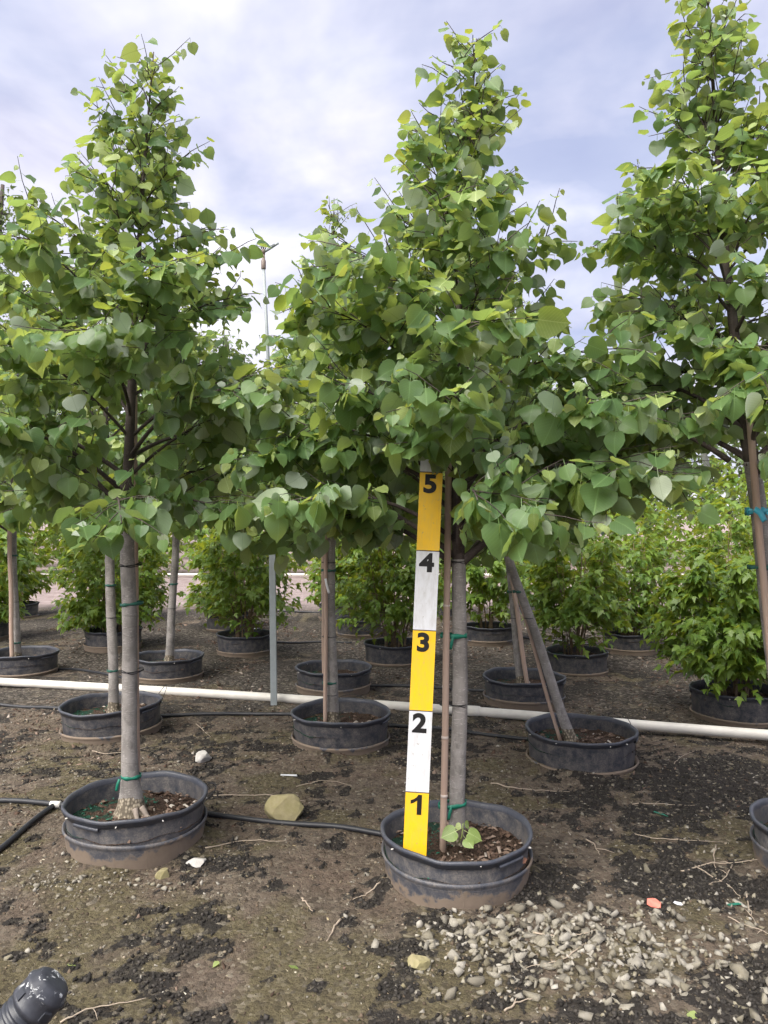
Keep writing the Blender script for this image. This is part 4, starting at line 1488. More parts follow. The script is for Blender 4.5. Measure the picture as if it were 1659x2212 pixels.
stake('pale stake left of the trunk at the left edge', (W(27, 7.0), 7.0, 0.08), (W(20, 7.02), 7.02, 1.4), 0.034)
stake('thin stake of the hidden middle tree beyond the white pipe', (W(699, 6.2), 6.2, 0.08), (W(697, 6.2), 6.2, 1.3), 0.022)


# ------------------------------------------------------------------ height board
def height_board():
    d0, d1 = 2.90, 2.985
    b = Vector((W(893.5, d0), d0, 0.085))
    t = Vector((W(932, d1), d1, 0.085 + 5 * 0.3048))
    up = (t - b).normalized()
    root = empty('height_board', b)
    yv = Vector((0.06, 1, 0))
    yv = (yv - up * yv.dot(up)).normalized()
    xv = yv.cross(up)
    root.rotation_mode = 'QUATERNION'
    root.rotation_quaternion = Matrix(((xv.x, yv.x, up.x), (xv.y, yv.y, up.y), (xv.z, yv.z, up.z))).to_quaternion()
    tag(root, 'yellow and white height board numbered 1 to 5 standing in the front pot', 'measuring board')
    w, th, ft = 0.0875, 0.018, 0.3048
    mb = MB()
    mb.box((-w / 2, 0.0006, 0), (w / 2, th, ft * 5.30))
    mb.build('backing_board', M['white'], root, smooth=False)
    for i in range(6):
        z0, z1 = ft * i + 0.0015, ft * (i + 1) - 0.0025
        if i == 5:
            z1 = ft * 5.30
        mb = MB()
        mb.box((-w / 2 - 0.0004, -0.0012, z0), (w / 2 + 0.0004, 0.0006, z1))
        mb.build('panel', M['yellow'] if i % 2 == 0 else M['white'], root, smooth=False)
        if i < 5:
            mb = MB()
            mb.box((-w / 2 - 0.0003, -0.0005, z1), (w / 2 + 0.0003, 0.0005, z1 + 0.004))
            mb.build('seam', M['branch'], root, smooth=False)
            if i == 0:
                one = [(0.55, 0), (0.79, 0), (0.79, 1), (0.60, 1), (0.52, 0.87), (0.38, 0.77), (0.22, 0.71), (0.22, 0.53), (0.40, 0.60), (0.55, 0.71)]
                mb = MB()
                pts = [((a - 0.5) * 0.074 - 0.003, (c - 1) * 0.074 + z1 - 0.006) for a, c in one]
                mb.add([(a, -0.0022, c) for a, c in pts] + [(a, -0.0014, c) for a, c in pts], [tuple(range(10)), tuple(range(19, 9, -1))] + [(k + 10, (k + 1) % 10 + 10, (k + 1) % 10, k) for k in range(10)])
                mb.build('digit', M['black'], root, smooth=False)
                continue
            cu = bpy.data.curves.new('digit', 'FONT')
            cu.body = str(i + 1)
            cu.size = 0.100
            cu.offset = 0.0042
            cu.extrude = 0.0004
            cu.resolution_u = 6
            tmp = bpy.data.objects.new('tmp_digit', cu)
            COL.objects.link(tmp)
            bpy.context.view_layer.update()
            me = bpy.data.meshes.new_from_object(tmp.evaluated_get(bpy.context.evaluated_depsgraph_get()))
            bpy.data.objects.remove(tmp)
            co = np.empty(len(me.vertices) * 3, dtype=np.float32)
            me.vertices.foreach_get('co', co)
            co = co.reshape(-1, 3)
            cx = (co[:, 0].min() + co[:, 0].max()) / 2
            top = co[:, 1].max()
            hgt = top - co[:, 1].min()
            k = 0.074 / hgt
            new = np.stack([(co[:, 0] - cx) * k * 1.12 - 0.003, -co[:, 2] - 0.0018, (co[:, 1] - top) * k + z1 - 0.006], 1)
            me.vertices.foreach_set('co', new.astype(np.float32).ravel())
            me.materials.clear()
            me.materials.append(M['black'])
            me.update()
            o = bpy.data.objects.new('digit', me)
            COL.objects.link(o)
            o.parent = root


height_board()


# ------------------------------------------------------------------ sprinkler riser
def sprinkler():
    d = 5.77
    x0 = W(592, d)
    root = empty('sprinkler_riser', (x0, d, float(ground_z(x0, d))))
    tag(root, 'tall grey galvanised post with an impact sprinkler on its top', 'sprinkler')
    mb = MB()
    # folded steel channel post
    h1 = 2.0
    lean = Vector((W(588, d) - x0, 0, Zh(1195, d)))
    f = lambda z: Vector((lean.x * z / lean.z, 0, z))
    sec = [(-0.023, -0.018), (0.023, -0.018), (0.023, 0.018), (0.018, 0.018), (0.018, -0.012), (-0.018, -0.012), (-0.018, 0.018), (-0.023, 0.018)]
    vs, fs = [], []
    zz = [-0.1, 0.5, 1.0, 1.5, h1]
    for z in zz:
        c = f(z)
        vs += [(c.x + a, c.y + b, z) for a, b in sec]
    for i in range(len(zz) - 1):
        for k in range(8):
            k2 = (k + 1) % 8
            fs.append((i * 8 + k, i * 8 + k2, i * 8 + 8 + k2, i * 8 + 8 + k))
    fs.append(tuple(range(32, 40)))
    mb.add(vs, fs)
    mb.build('post', M['galv'], root, smooth=False)
    top = Vector((W(569, d) - x0, 0.0, Zh(548, d)))
    c1 = f(h1)
    mb = MB()
    mb.tube([Vector((c1.x + 0.005, 0.03, 0.4)), Vector((c1.x, 0.03, h1 - 0.1)), c1.lerp(top, 0.5) + Vector((0, 0.02, 0)), top + Vector((0, 0.0, -0.12))], 0.0125, 10)
    mb.build('riser_pipe', M['galv'], root)
    mb = MB()
    t = top + Vector((0, 0, -0.13))
    mb.tube([t, t + Vector((0, 0, 0.005)), t + Vector((0, 0, 0.065)), t + Vector((0, 0, 0.07)), t + Vector((0, 0, 0.11))], [0.016, 0.018, 0.018, 0.013, 0.011], 10)
    mb.build('coupling', M['brass'], root)
    t = top
    head = MB()
    head.tube([t + Vector((0, 0, -0.03)), t + Vector((0, 0, 0.0)), t + Vector((0, 0, 0.012)), t + Vector((0, 0, 0.02))], [0.010, 0.014, 0.017, 0.008], 10)
    for sx in (-0.016, 0.016):      # the open yoke
        head.tube([t + Vector((sx * 0.5, 0, 0.015)), t + Vector((sx, 0, 0.03)), t + Vector((sx, 0, 0.065)), t + Vector((sx * 0.3, 0, 0.078))], 0.0045, 6)
    head.tube([t + Vector((0, 0, 0.02)), t + Vector((0, 0, 0.085))], 0.005, 6)
    head.build('sprinkler_head', M['brass'], root)
    nz = MB()
    nz.tube([t + Vector((0.0, 0, 0.0)), t + Vector((0.04, 0, 0.022)), t + Vector((0.10, 0, 0.06)), t + Vector((0.112, 0, 0.068))], [0.011, 0.010, 0.0085, 0.010], 8)
    nz.build('nozzle', M['galv'], root)
    arm = MB()
    arm.tube([t + Vector((0.0, -0.01, 0.034)), t + Vector((-0.03, -0.012, 0.036)), t + Vector((-0.05, -0.012, 0.042))], 0.0045, 6)
    arm.box((t.x - 0.095, -0.017, t.z + 0.032), (t.x - 0.045, -0.006, t.z + 0.052))
    arm.tube([t + Vector((0.0, -0.01, 0.034)), t + Vector((0.05, -0.014, 0.040)), t + Vector((0.085, -0.014, 0.056))], 0.004, 6)
    arm.build('striker_arm', M['galv'], root)


sprinkler()


# ------------------------------------------------------------------ pipes and hoses
def line_on_ground(pts, r, lift=0.0):
    out = []
    P = smooth_path([Vector((a, b, 0)) for a, b in pts], max(16, 10 * len(pts)))
    for p in P:
        z = float(gh(p.x, p.y)) + r * 0.9 + lift
        out.append(Vector((p.x, p.y, z)))
    return out


def g(px, py):
    return gpos(px, py)


def pvc():
    root = empty('white_pipe', (0, 0, 0))
    tag(root, 'long white plastic water pipe lying across the bed behind the middle row', 'pipe')
    a, b = Vector((W(-150, 6.62), 6.62, 0.035)), Vector((W(1800, 4.80), 4.80, 0.035))
    c = Vector((W(1022, 5.50), 5.50, 0.035))
    mb = MB()
    P = smooth_path([a, a.lerp(c, 0.5) + Vector((0, 0.035, 0.004)), c, c.lerp(b, 0.5) + Vector((0, -0.02, 0.002)), b], 40)
    mb.tube(P, 0.034, 14)
    mb.build('pipe_run', M['pvc'], root)
    t = (P[21] - P[18]).normalized()
    mb = MB()
    mb.tube([c - t * 0.048, c - t * 0.046, c + t * 0.046, c + t * 0.048], [0.035, 0.040, 0.040, 0.035], 16)
    mb.build('coupling', M['pvc'], root)


pvc()


def hose(label, pix, r, mat='hose', name='drip_hose', tee=None):
    root = empty(name, (0, 0, 0))
    tag(root, label, 'hose', 'black irrigation hoses')
    mb = MB()
    mb.tube(line_on_ground([g(*p) for p in pix], r), r, 10)
    mb.build('hose_run', M[mat], root)
    if tee:
        mb = MB()
        mb.tube(line_on_ground([g(*p) for p in tee], r), r * 0.95, 10)
        mb.build('hose_branch', M[mat], root)
        x, y = g(*tee[0])
        z = float(gh(x, y)) + r
        mb = MB()
        mb.tube([(x - 0.02, y, z), (x - 0.018, y, z), (x + 0.03, y, z), (x + 0.032, y, z)], [r, r * 1.35, r * 1.35, r], 10)
        mb.build('tee_fitting', M['clip'], root)
    return root


hose('black hose with a tee fitting left of the left front pot', [(-80, 1727), (0, 1733), (70, 1739), (150, 1748), (220, 1756)], 0.013, tee=[(118, 1746), (75, 1778), (20, 1822), (-60, 1880)])
hose('black hose running between the two front pots', [(400, 1757), (470, 1764), (600, 1778), (720, 1790), (830, 1803), (900, 1812)], 0.0125)
hose('thin black hose reaching the left middle row pot from the left edge', [(-60, 1522), (40, 1529), (145, 1538), (200, 1543)], 0.013)
hose('black hose between the left and middle pots of the middle row', [(330, 1554), (400, 1551), (520, 1549), (620, 1553), (680, 1556)], 0.0125)
hose('black hose from the middle row pot towards the height board', [(800, 1575), (880, 1578), (960, 1584), (1060, 1592), (1150, 1600)], 0.012)
hose('black hose leaving the pot at the left edge beyond the pipe', [(90, 1442), (160, 1446), (230, 1458), (285, 1470)], 0.012)
hose('black hose beyond the white pipe behind the height board', [(770, 1486), (860, 1488), (950, 1492), (1060, 1499)], 0.013)
hose('thin dark hose lying at the edge of the pink road', [(600, 1323), (640, 1323), (720, 1324), (820, 1326)], 0.013)
hose('thin hose in front of the distant shrub pots', [(580, 1389), (640, 1388), (700, 1387), (760, 1388)], 0.012)
hose('dark hose behind the leaning tree at the foot of the shrubs', [(1120, 1375), (1180, 1384), (1230, 1388), (1290, 1395)], 0.013)
# a second pale pipe far behind
far = MB()
far.tube([(W(-900, 17.7), 17.7, 0.06), (W(300, 17.7), 17.7, 0.06), (W(1200, 17.6), 17.6, 0.06), (W(2600, 17.4), 17.4, 0.06)], 0.035, 8)
tag(far.build('white_pipe', M['pvc']), 'distant pale pipe along the far side of the pink road', 'pipe')


# ------------------------------------------------------------------ capped drain pipe
def drain():
    tip = Vector((W(122, 1.95), 1.95, Zh(2113, 1.95)))
    base = Vector((tip.x - 0.29, tip.y - 0.09, -0.05))
    axis = (tip - base).normalized()
    root = empty('drain_pipe', base)
    root.rotation_mode = 'QUATERNION'
    root.rotation_quaternion = axis.to_track_quat('Z', 'Y')
    tag(root, 'black corrugated drain pipe with a paint-smeared cap in the bottom left corner', 'pipe')
    L = (tip - base).length
    mb = MB()
    prof = []
    n = int((L - 0.055) / 0.004)
    for i in range(n):
        z = i * 0.004
        prof.append((0.052 + 0.0045 * math.tanh(2.2 * math.sin(2 * PI * z / 0.0185)), z))
    mb.lathe(prof, 36)
    mb.build('corrugated_tube', M['pipe'], root)
    mb = MB()
    z0 = L - 0.106
    mb.lathe([(0.052, z0 + 0.025), (0.0595, z0 + 0.025), (0.0595, z0 + 0.034), (0.058, z0 + 0.037), (0.0575, z0 + 0.070), (0.0595, z0 + 0.074), (0.0595, z0 + 0.079), (0.055, z0 + 0.083),
              (0.046, z0 + 0.100), (0.040, z0 + 0.104), (0.030, z0 + 0.106), (0.001, z0 + 0.106)], 36)
    capo = mb.build('end_cap', M['cap'], root)
    for v in capo.data.vertices:
        v.co.z -= z0
    capo.location = (0, 0, z0)
    for k in range(4):
        a = k * PI / 2 + 0.5
        mb = MB()
        c, s = math.cos(a), math.sin(a)
        vs = []
        for (r0, dz) in ((0.057, 0.035), (0.0612, 0.037), (0.0612, 0.058), (0.057, 0.062)):
            for off in (-0.011, 0.011):
                vs.append((r0 * c - off * s, r0 * s + off * c, z0 + dz))
        mb.add(vs, [(0, 1, 3, 2), (2, 3, 5, 4), (4, 5, 7, 6), (0, 2, 4, 6), (7, 5, 3, 1)])
        mb.build('latch', M['pipe'], root, smooth=False)


drain()


# ------------------------------------------------------------------ rocks, gravel and litter
def hull_stone(seed, n=13, flat=0.7):
    r = random.Random(seed)
    bm = bmesh.new()
    for _ in range(n):
        v = Vector((r.gauss(0, 1), r.gauss(0, 1), r.gauss(0, 1))).normalized() * r.uniform(0.8, 1.05)
        bm.verts.new((v.x * r.uniform(0.9, 1.0), v.y * 0.82, v.z * flat))
    res = bmesh.ops.convex_hull(bm, input=bm.verts)
    bmesh.ops.delete(bm, geom=[e for e in res['geom_interior'] if isinstance(e, bmesh.types.BMVert)], context='VERTS')
    bmesh.ops.triangulate(bm, faces=bm.faces)
    bm.verts.ensure_lookup_table()
    bm.verts.index_update()
    V = np.array([v.co[:] for v in bm.verts])
    F = np.array([[v.index for v in f.verts] for f in bm.faces])
    bm.free()
    return V, F


STONES = [hull_stone(60 + i, 8 + i % 4, 0.55 + 0.08 * (i % 4)) for i in range(9)]
STONE_ME = [raw_mesh('stone', V, F, np.zeros((len(V), 2)), M['stone'], smooth=False) for V, F in STONES]


def big_rock(name, label, x, y, size, mat, seed, sub=2):
    r = random.Random(seed)
    bm = bmesh.new()
    bmesh.ops.create_icosphere(bm, subdivisions=3, radius=1)
    pl = [(Vector((r.gauss(0, 1), r.gauss(0, 1), r.gauss(0, 1))).normalized(), r.uniform(0.55, 0.85)) for _ in range(13)]
    for v in bm.verts:
        for nrm, dd in pl:
            e = v.co.dot(nrm) - dd
            if e > 0:
                v.co -= nrm * e * 0.95
        v.co += Vector((r.gauss(0, 1), r.gauss(0, 1), r.gauss(0, 1))) * 0.012
        v.co = Vector((v.co.x * size[0], v.co.y * size[1], v.co.z * size[2]))
    me = bpy.data.meshes.new(name)
    bm.to_mesh(me)
    bm.free()
    me.materials.append(mat)
    o = bpy.data.objects.new(name, me)
    COL.objects.link(o)
    o.location = (x, y, float(ground_z(x, y)) + size[2] * 0.45)
    tag(o, label, 'rock')
    return o


x, y = g(618, 1764)
big_rock('rock', 'yellowish mossy rock behind the hose between the front pots', x, y, (0.105, 0.085, 0.088), M['rock'], 3)
x, y = g(440, 1646)
big_rock('rock', 'white angular rock left of the middle row pot', x, y, (0.058, 0.05, 0.045), M['white_rock'], 5)
x, y = g(905, 2090)
big_rock('rock', 'rusty yellow stone at the left end of the gravel heap', x, y, (0.040, 0.034, 0.03), M['rock'], 8)
x, y = g(352, 1893)
big_rock('rock', 'ochre stone at the foot of the left front pot', x, y, (0.032, 0.028, 0.03), M['rock'], 9)
x, y = g(425, 1868)
big_rock('rock', 'flat pale stone right of the left front pot', x, y, (0.05, 0.036, 0.02), M['white_rock'], 11)


def in_pot(x, y, grow=0.93):
    for (a, b, R) in POTS.values():
        if (x - a) ** 2 + (y - b) ** 2 < (R * grow) ** 2:
            return True
    return False


def scatter(n, dens, sizes, box, seed):
    """n points by rejection on a density function; returns x, y, size arrays"""
    r = np.random.default_rng(seed)
    out = []
    while len(out) < n:
        xs = r.uniform(box[0], box[1], 4000)
        ys = r.uniform(box[2], box[3], 4000)
        k = r.random(4000) < dens(xs, ys)
        for a, b in zip(xs[k], ys[k]):
            if not in_pot(a, b):
                out.append((a, b, r.uniform(0, 1)))
            if len(out) >= n:
                break
    o = np.array(out)
    return o[:, 0], o[:, 1], sizes(o[:, 2])


def merged(name, T, xs, ys, ss, mat, seed, sink=0.3, flat=1.0, tilt=0.5, stretch=1.0, smooth=False):
    r = np.random.default_rng(seed)
    k = r.integers(0, len(T), len(xs))
    zs = ground_z(xs, ys)
    Vs, Fs, n = [], [], 0
    for q, (V, F) in enumerate(T):
        sel = np.nonzero(k == q)[0]
        if not len(sel):
            continue
        m = len(sel)
        a, tx, ty = r.uniform(0, 2 * PI, m), r.normal(0, tilt, m), r.normal(0, tilt, m)
        ca, sa = np.cos(a), np.sin(a)
        v = V[None] * ss[sel][:, None, None] * np.array([stretch, 1, flat])
        y1 = v[..., 1] * np.cos(tx)[:, None] - v[..., 2] * np.sin(tx)[:, None]
        z1 = v[..., 1] * np.sin(tx)[:, None] + v[..., 2] * np.cos(tx)[:, None]
        x1 = v[..., 0] * np.cos(ty)[:, None] + z1 * np.sin(ty)[:, None]
        z2 = -v[..., 0] * np.sin(ty)[:, None] + z1 * np.cos(ty)[:, None]
        x2 = x1 * ca[:, None] - y1 * sa[:, None] + xs[sel][:, None]
        y2 = x1 * sa[:, None] + y1 * ca[:, None] + ys[sel][:, None]
        z3 = z2 + (zs[sel] + ss[sel] * sink * flat)[:, None]
        Vs.append(np.stack([x2, y2, z3], -1).reshape(-1, 3))
        Fs.append((F[None] + (np.arange(m) * len(V))[:, None, None]).reshape(-1, 3) + n)
        n += m * len(V)
    me = raw_mesh(name, np.concatenate(Vs), np.concatenate(Fs), None, mat, smooth)
    o = bpy.data.objects.new(name, me)
    COL.objects.link(o)
    return o


def gravel():
    def dens(x, y):
        d = 0.5 * blob(x, y, 0.66, 2.60, 0.36, 0.17) + 0.4 * blob(x, y, 0.72, 2.36, 0.46, 0.22) + 0.20 * blob(x, y, 1.35, 2.75, 0.4, 0.45)
        d = d + 1.3 * blob(x, y, -1.30, 3.04, 0.17, 0.09) + 0.6 * blob(x, y, -0.98, 2.99, 0.35, 0.06) + 0.05 * np.clip(fbm(x, y, 77, 2.5, 3) * 3 - 1.1, 0, 1)
        d = d + 0.10 * blob(x, y, 1.7, 3.6, 0.6, 0.4) + 0.03 * (x > 0.2)
        return np.clip(d, 0, 1)
    def heap(x, y):
        d = 1.8 * blob(x, y, 0.56, 2.66, 0.32, 0.13) + 1.0 * blob(x, y, 0.62, 2.44, 0.36, 0.17) + 0.22 * blob(x, y, 1.1, 2.6, 0.35, 0.35)
        return np.clip(d * (0.35 + fbm(x, y, 31, 6.0, 3)), 0, 1)
    hx, hy, hs = scatter(660, heap, lambda u: 0.012 + 0.022 * u ** 1.6, (-0.2, 1.9, 1.9, 3.3), 5)
    gx, gy, gs = scatter(1400, dens, lambda u: 0.0045 + 0.013 * u ** 2.2, (-1.9, 2.1, 1.9, 4.6), 7)
    xs, ys, ss = np.concatenate([hx, gx]), np.concatenate([hy, gy]), np.concatenate([hs, gs])
    # the ones that show largest become single stones, the rest one mass
    vis = (np.abs(xs / ys) < 0.49) & (ys > 2.2)
    score = np.where(vis, ss / ys, 0)
    top = np.argsort(-score)[:300]
    rest = np.ones(len(xs), bool)
    rest[top] = False
    r = random.Random(9)
    zz = ground_z(xs, ys)
    for i in top:
        o = bpy.data.objects.new('stone', STONE_ME[r.randrange(len(STONE_ME))])
        o.location = (xs[i], ys[i], zz[i] + ss[i] * r.uniform(-0.1, 0.38))
        o.rotation_euler = (r.gauss(0, 0.4), r.gauss(0, 0.4), r.uniform(0, 6.28))
        s = ss[i]
        o.scale = (s * r.uniform(0.9, 1.35), s * r.uniform(0.8, 1.1), s * r.uniform(0.75, 1.05))
        COL.objects.link(o)
        o.parent = ground
    o = merged('gravel', STONES, xs[rest], ys[rest], ss[rest], M['stone'], 4)
    tag(o, 'loose pale limestone gravel heaped right of the front pot', 'gravel', None, 'stuff')
    # grit over the whole bed
    xs, ys, ss = scatter(7000, lambda x, y: np.clip(0.10 + 0.9 * fbm(x, y, 78, 1.8, 3) ** 2 + 0.4 * dens(x, y), 0, 1), lambda u: 0.0022 + 0.006 * u ** 3, (-3.2, 3.0, 1.95, 7.5), 6)
    o = merged('grit', STONES[:4], xs, ys, ss * (0.7 + ys * 0.11), M['stone'], 14, sink=0.2)
    tag(o, 'fine pale grit strewn over the soil', 'grit', None, 'stuff')


gravel()


def crumbs():
    r = np.random.default_rng(3)
    V0 = np.array([(1, 0, 0), (-1, 0, 0), (0, 1, 0), (0, -1, 0), (0, 0, 0.8), (0, 0, -0.5)], float)
    F0 = np.array([(0, 2, 4), (2, 1, 4), (1, 3, 4), (3, 0, 4), (2, 0, 5), (1, 2, 5), (3, 1, 5), (0, 3, 5)])
    T = [(V0 * r.uniform(0.55, 1.25, V0.shape), F0) for _ in range(8)]
    xs, ys, ss = scatter(24000, lambda x, y: np.clip((dark_mask(x, y) - 0.35) * 1.7, 0, 1) * np.clip((5.6 - y) / 2.2, 0.08, 1), lambda u: 0.0035 + 0.0085 * u ** 2, (-2.4, 2.4, 1.95, 5.8), 8)
    o = merged('dark_crumbs', T, xs, ys, ss, M['crumb'], 24, sink=0.45, tilt=0.9)
    tag(o, 'black crumbly clumps spread over the damp soil', 'soil clumps', None, 'stuff')
    # bark mulch between the rows
    xs, ys, ss = scatter(9000, lambda x, y: np.clip(0.35 + (fbm(x, y, 93, 2.2, 3) - 0.5) * 3, 0, 1) * np.clip((y - 2.9) / 2.0, 0.05, 1), lambda u: 0.004 + 0.012 * u ** 2, (-4.2, 4.0, 2.0, 10.5), 18)
    o = merged('wood_mulch', T, xs, ys, ss * (0.75 + ys * 0.07), M['chips'], 34, sink=0.3, flat=0.35, stretch=1.7)
    tag(o, 'brown wood chips scattered over the bed', 'mulch', None, 'stuff')
    xs, ys, ss = scatter(900, lambda x, y: np.clip(0.25 + 0.5 * fbm(x, y, 99, 2.0, 2), 0, 1), lambda u: 0.0022 + 0.0035 * u ** 2, (-2.2, 2.2, 1.95, 5.5), 28)
    o = merged('seed_litter', T, xs, ys, ss, M['litter'], 44, sink=0.35, flat=0.35, stretch=2.4)
    tag(o, 'pale fallen seeds and bud scales on the soil', 'litter', None, 'stuff')


crumbs()


def clods():
    xs, ys, ss = scatter(12000, lambda x, y: np.clip(0.15 + 0.85 * fbm(x, y, 55, 3.0, 3) ** 1.5, 0, 1), lambda u: 0.0030 + 0.0090 * u ** 2.2, (-2.6, 2.6, 1.95, 6.0), 58)
    V0 = np.array([(1, 0, 0), (-1, 0, 0), (0, 1, 0), (0, -1, 0), (0, 0, 0.8), (0, 0, -0.5)], float)
    F0 = np.array([(0, 2, 4), (2, 1, 4), (1, 3, 4), (3, 0, 4), (2, 0, 5), (1, 2, 5), (3, 1, 5), (0, 3, 5)])
    T = [(V0 * np.random.default_rng(q).uniform(0.6, 1.2, V0.shape), F0) for q in range(8)]
    o = merged('soil_clods', T, xs, ys, ss * (0.8 + ys * 0.06), M['ground_clod'], 64, sink=0.15, flat=0.8)
    tag(o, 'small brown clods of soil all over the bed', 'soil', None, 'stuff')


clods()

TWIGS = [((130, 2200), (210, 2168), (318, 2150)), ((445, 1840), (520, 1815), (620, 1818)), ((735, 1985), (720, 2005), (705, 2030)), ((460, 1722), (560, 1718), (660, 1730)),
         ((1470, 1880), (1545, 1862), (1655, 1870)), ((1545, 1825), (1542, 1850), (1545, 1880)), ((1500, 1870), (1560, 1905), (1600, 1935)), ((1580, 1868), (1565, 1895), (1530, 1910)),
         ((1612, 1925), (1618, 1970), (1632, 2005)), ((1365, 1735), (1430, 1738), (1500, 1742)), ((1370, 1800), (1440, 1812), (1560, 1816)), ((1260, 2050), (1210, 2082), (1130, 2095)),
         ((1060, 1690), (1130, 1702), (1230, 1706)), ((870, 1745), (905, 1750), (960, 1752)), ((1455, 1648), (1475, 1632), (1505, 1618)), ((820, 1915), (795, 1925), (765, 1935)),
         ((650, 1940), (665, 1952), (675, 1970)), ((1570, 1990), (1620, 2010), (1680, 2030)), ((1150, 2020), (1220, 2030), (1290, 2018)), ((200, 1620), (240, 1625), (330, 1614)),
         ((1265, 1805), (1285, 1820), (1295, 1840)), ((1090, 2190), (1120, 2170), (1150, 2165)), ((640, 1700), (700, 1690), (760, 1700)), ((425, 1570), (440, 1585), (455, 1600))]


TWIG_LABELS = ['grey-barked twig beside the capped drain pipe', 'long pale twig right of the left front pot', 'short forked twig in the open soil between the front pots', 'thin twig running up to the mossy rock',
               'longest twig reaching the pot at the right edge', 'short upright-lying twig crossing the long one by the right pot', 'slanting twig below the crossed twigs by the right pot', 'curved twig below the crossed twigs by the right pot',
               'crooked twig beneath the right edge pot', 'straight pale twig in the open soil right of the front pot, farthest back', 'long thin twig right of the front pot, in front of the black soil patch', 'bent twig lying across the middle of the gravel heap',
               'thin twig in front of the leaning tree pot', 'thin twig just behind the front pot', 'pale slanting twig right of the leaning tree pot', 'straight thin twig left of the front pot', 'tiny twig in the bare soil left of the front pot',
               'pale straight twig at the right edge of the gravel', 'thin twig in the gravel below the front pot', 'pale twig in front of the left middle row pot', 'small bent twig right beside the front pot rim', 'short twig in the gravel at the bottom edge',
               'thin twig behind the mossy rock', 'short twig behind the white angular rock']


def twigs():
    rd = random.Random(4)
    for i, t in enumerate(TWIGS):
        P = [Vector((*g(*p), 0)) for p in t]
        mid = len(P) // 2
        pts = smooth_path(P, 12)
        o0 = Vector((pts[6].x, pts[6].y, 0))
        r0 = rd.uniform(0.0022, 0.004)
        pp = [Vector((p.x - o0.x + rd.gauss(0, 0.002), p.y - o0.y + rd.gauss(0, 0.002), float(ground_z(p.x, p.y)) + r0 + rd.uniform(0.001, 0.006))) for p in pts]
        mb = MB()
        mb.tube(pp, [r0 * (1.1 - 0.7 * k / 11) for k in range(12)], 6)
        if rd.random() < 0.6:
            k = rd.randrange(3, 9)
            q = pp[k]
            a = rd.uniform(0, 6.28)
            ln = rd.uniform(0.03, 0.08)
            mb.tube([q, q + Vector((math.cos(a) * ln * .5, math.sin(a) * ln * .5, 0.004)), q + Vector((math.cos(a) * ln, math.sin(a) * ln * 1.1, 0.0))], [r0 * 0.6, r0 * 0.5, r0 * 0.3], 5)
        ob = mb.build('twig', M['deadwood'])
        ob.location = o0
        tag(ob, TWIG_LABELS[i], 'twig', 'dry twigs on the ground')


twigs()


def flat_bit(name, label, cat, px, py, outline, size, mat, rot=0.0, thick=0.0018, lift=0.004, tilt=(0.1, 0.05), group=None):
    x, y = g(px, py)
    mb = MB()
    n = len(outline)
    top = [(a * size, b * size, thick + 0.0025 * math.sin(a * 4 + b * 3)) for a, b in outline]
    bot = [(a * size, b * size, 0.0025 * math.sin(a * 4 + b * 3)) for a, b in outline]
    fs = [tuple(range(n)), tuple(range(2 * n - 1, n - 1, -1))] + [(i + n, (i + 1) % n + n, (i + 1) % n, i) for i in range(n)]
    mb.add(top + bot, fs)
    o = mb.build(name, mat, smooth=False)
    o.location = (x, y, float(ground_z(x, y)) + lift)
    o.rotation_euler = (tilt[0], tilt[1], rot)
    tag(o, label, cat, group)
    return o


CH = [(-1, -0.3), (-0.6, -0.75), (0.1, -0.8), (0.55, -1.0), (0.75, -0.55), (1.0, -0.15), (0.7, 0.5), (0.2, 0.62), (-0.55, 0.66)]
flat_bit('plastic_chip', 'coral pink plastic chip on the gravel', 'plastic scrap', 1410, 1962, CH, 0.028, M['coral'], 0.1, 0.003, 0.012, (0.35, 0.0))
flat_bit('plastic_chip', 'white plastic scrap beside the coral chip', 'plastic scrap', 1462, 1960, CH, 0.018, M['label'], 0.9, 0.002, 0.006, (0.2, 0.1))
TG = [(-1, -0.16), (0.55, -0.2), (1.0, 0), (0.55, 0.2), (-1, 0.16)]
flat_bit('plant_label', 'white plastic plant label lying behind the mossy rock', 'label', 628, 1679, TG, 0.055, M['label'], 0.05)
flat_bit('plant_label', 'white label resting at the rim of the pot left of the post', 'label', 545, 1394, TG, 0.085, M['label'], 0.15, lift=0.17, tilt=(0.7, 0.0))
flat_bit('plant_label', 'green plastic strip just right of the pipe coupling', 'label', 1143, 1555, TG, 0.05, M['tape'], 0.4)
flat_bit('plastic_strip', 'green tape scrap right of the front pot', 'plastic scrap', 1427, 1755 + 3, TG, 0.035, M['tape'], -0.7)
flat_bit('plastic_strip', 'torn green tape by the right edge pot', 'plastic scrap', 1588, 1955, TG, 0.035, M['tape'], 0.3)
flat_bit('dry_leaf', 'reddish dead leaf stuck on the side of the front pot', 'leaf', 1128, 1930, [(-1, 0), (-0.3, -0.5), (0.4, -0.5), (1, 0.1), (0.3, 0.6), (-0.4, 0.4)], 0.022, M['dryleaf'], 0.3, 0.0012, 0.105, (1.2, 0, ))
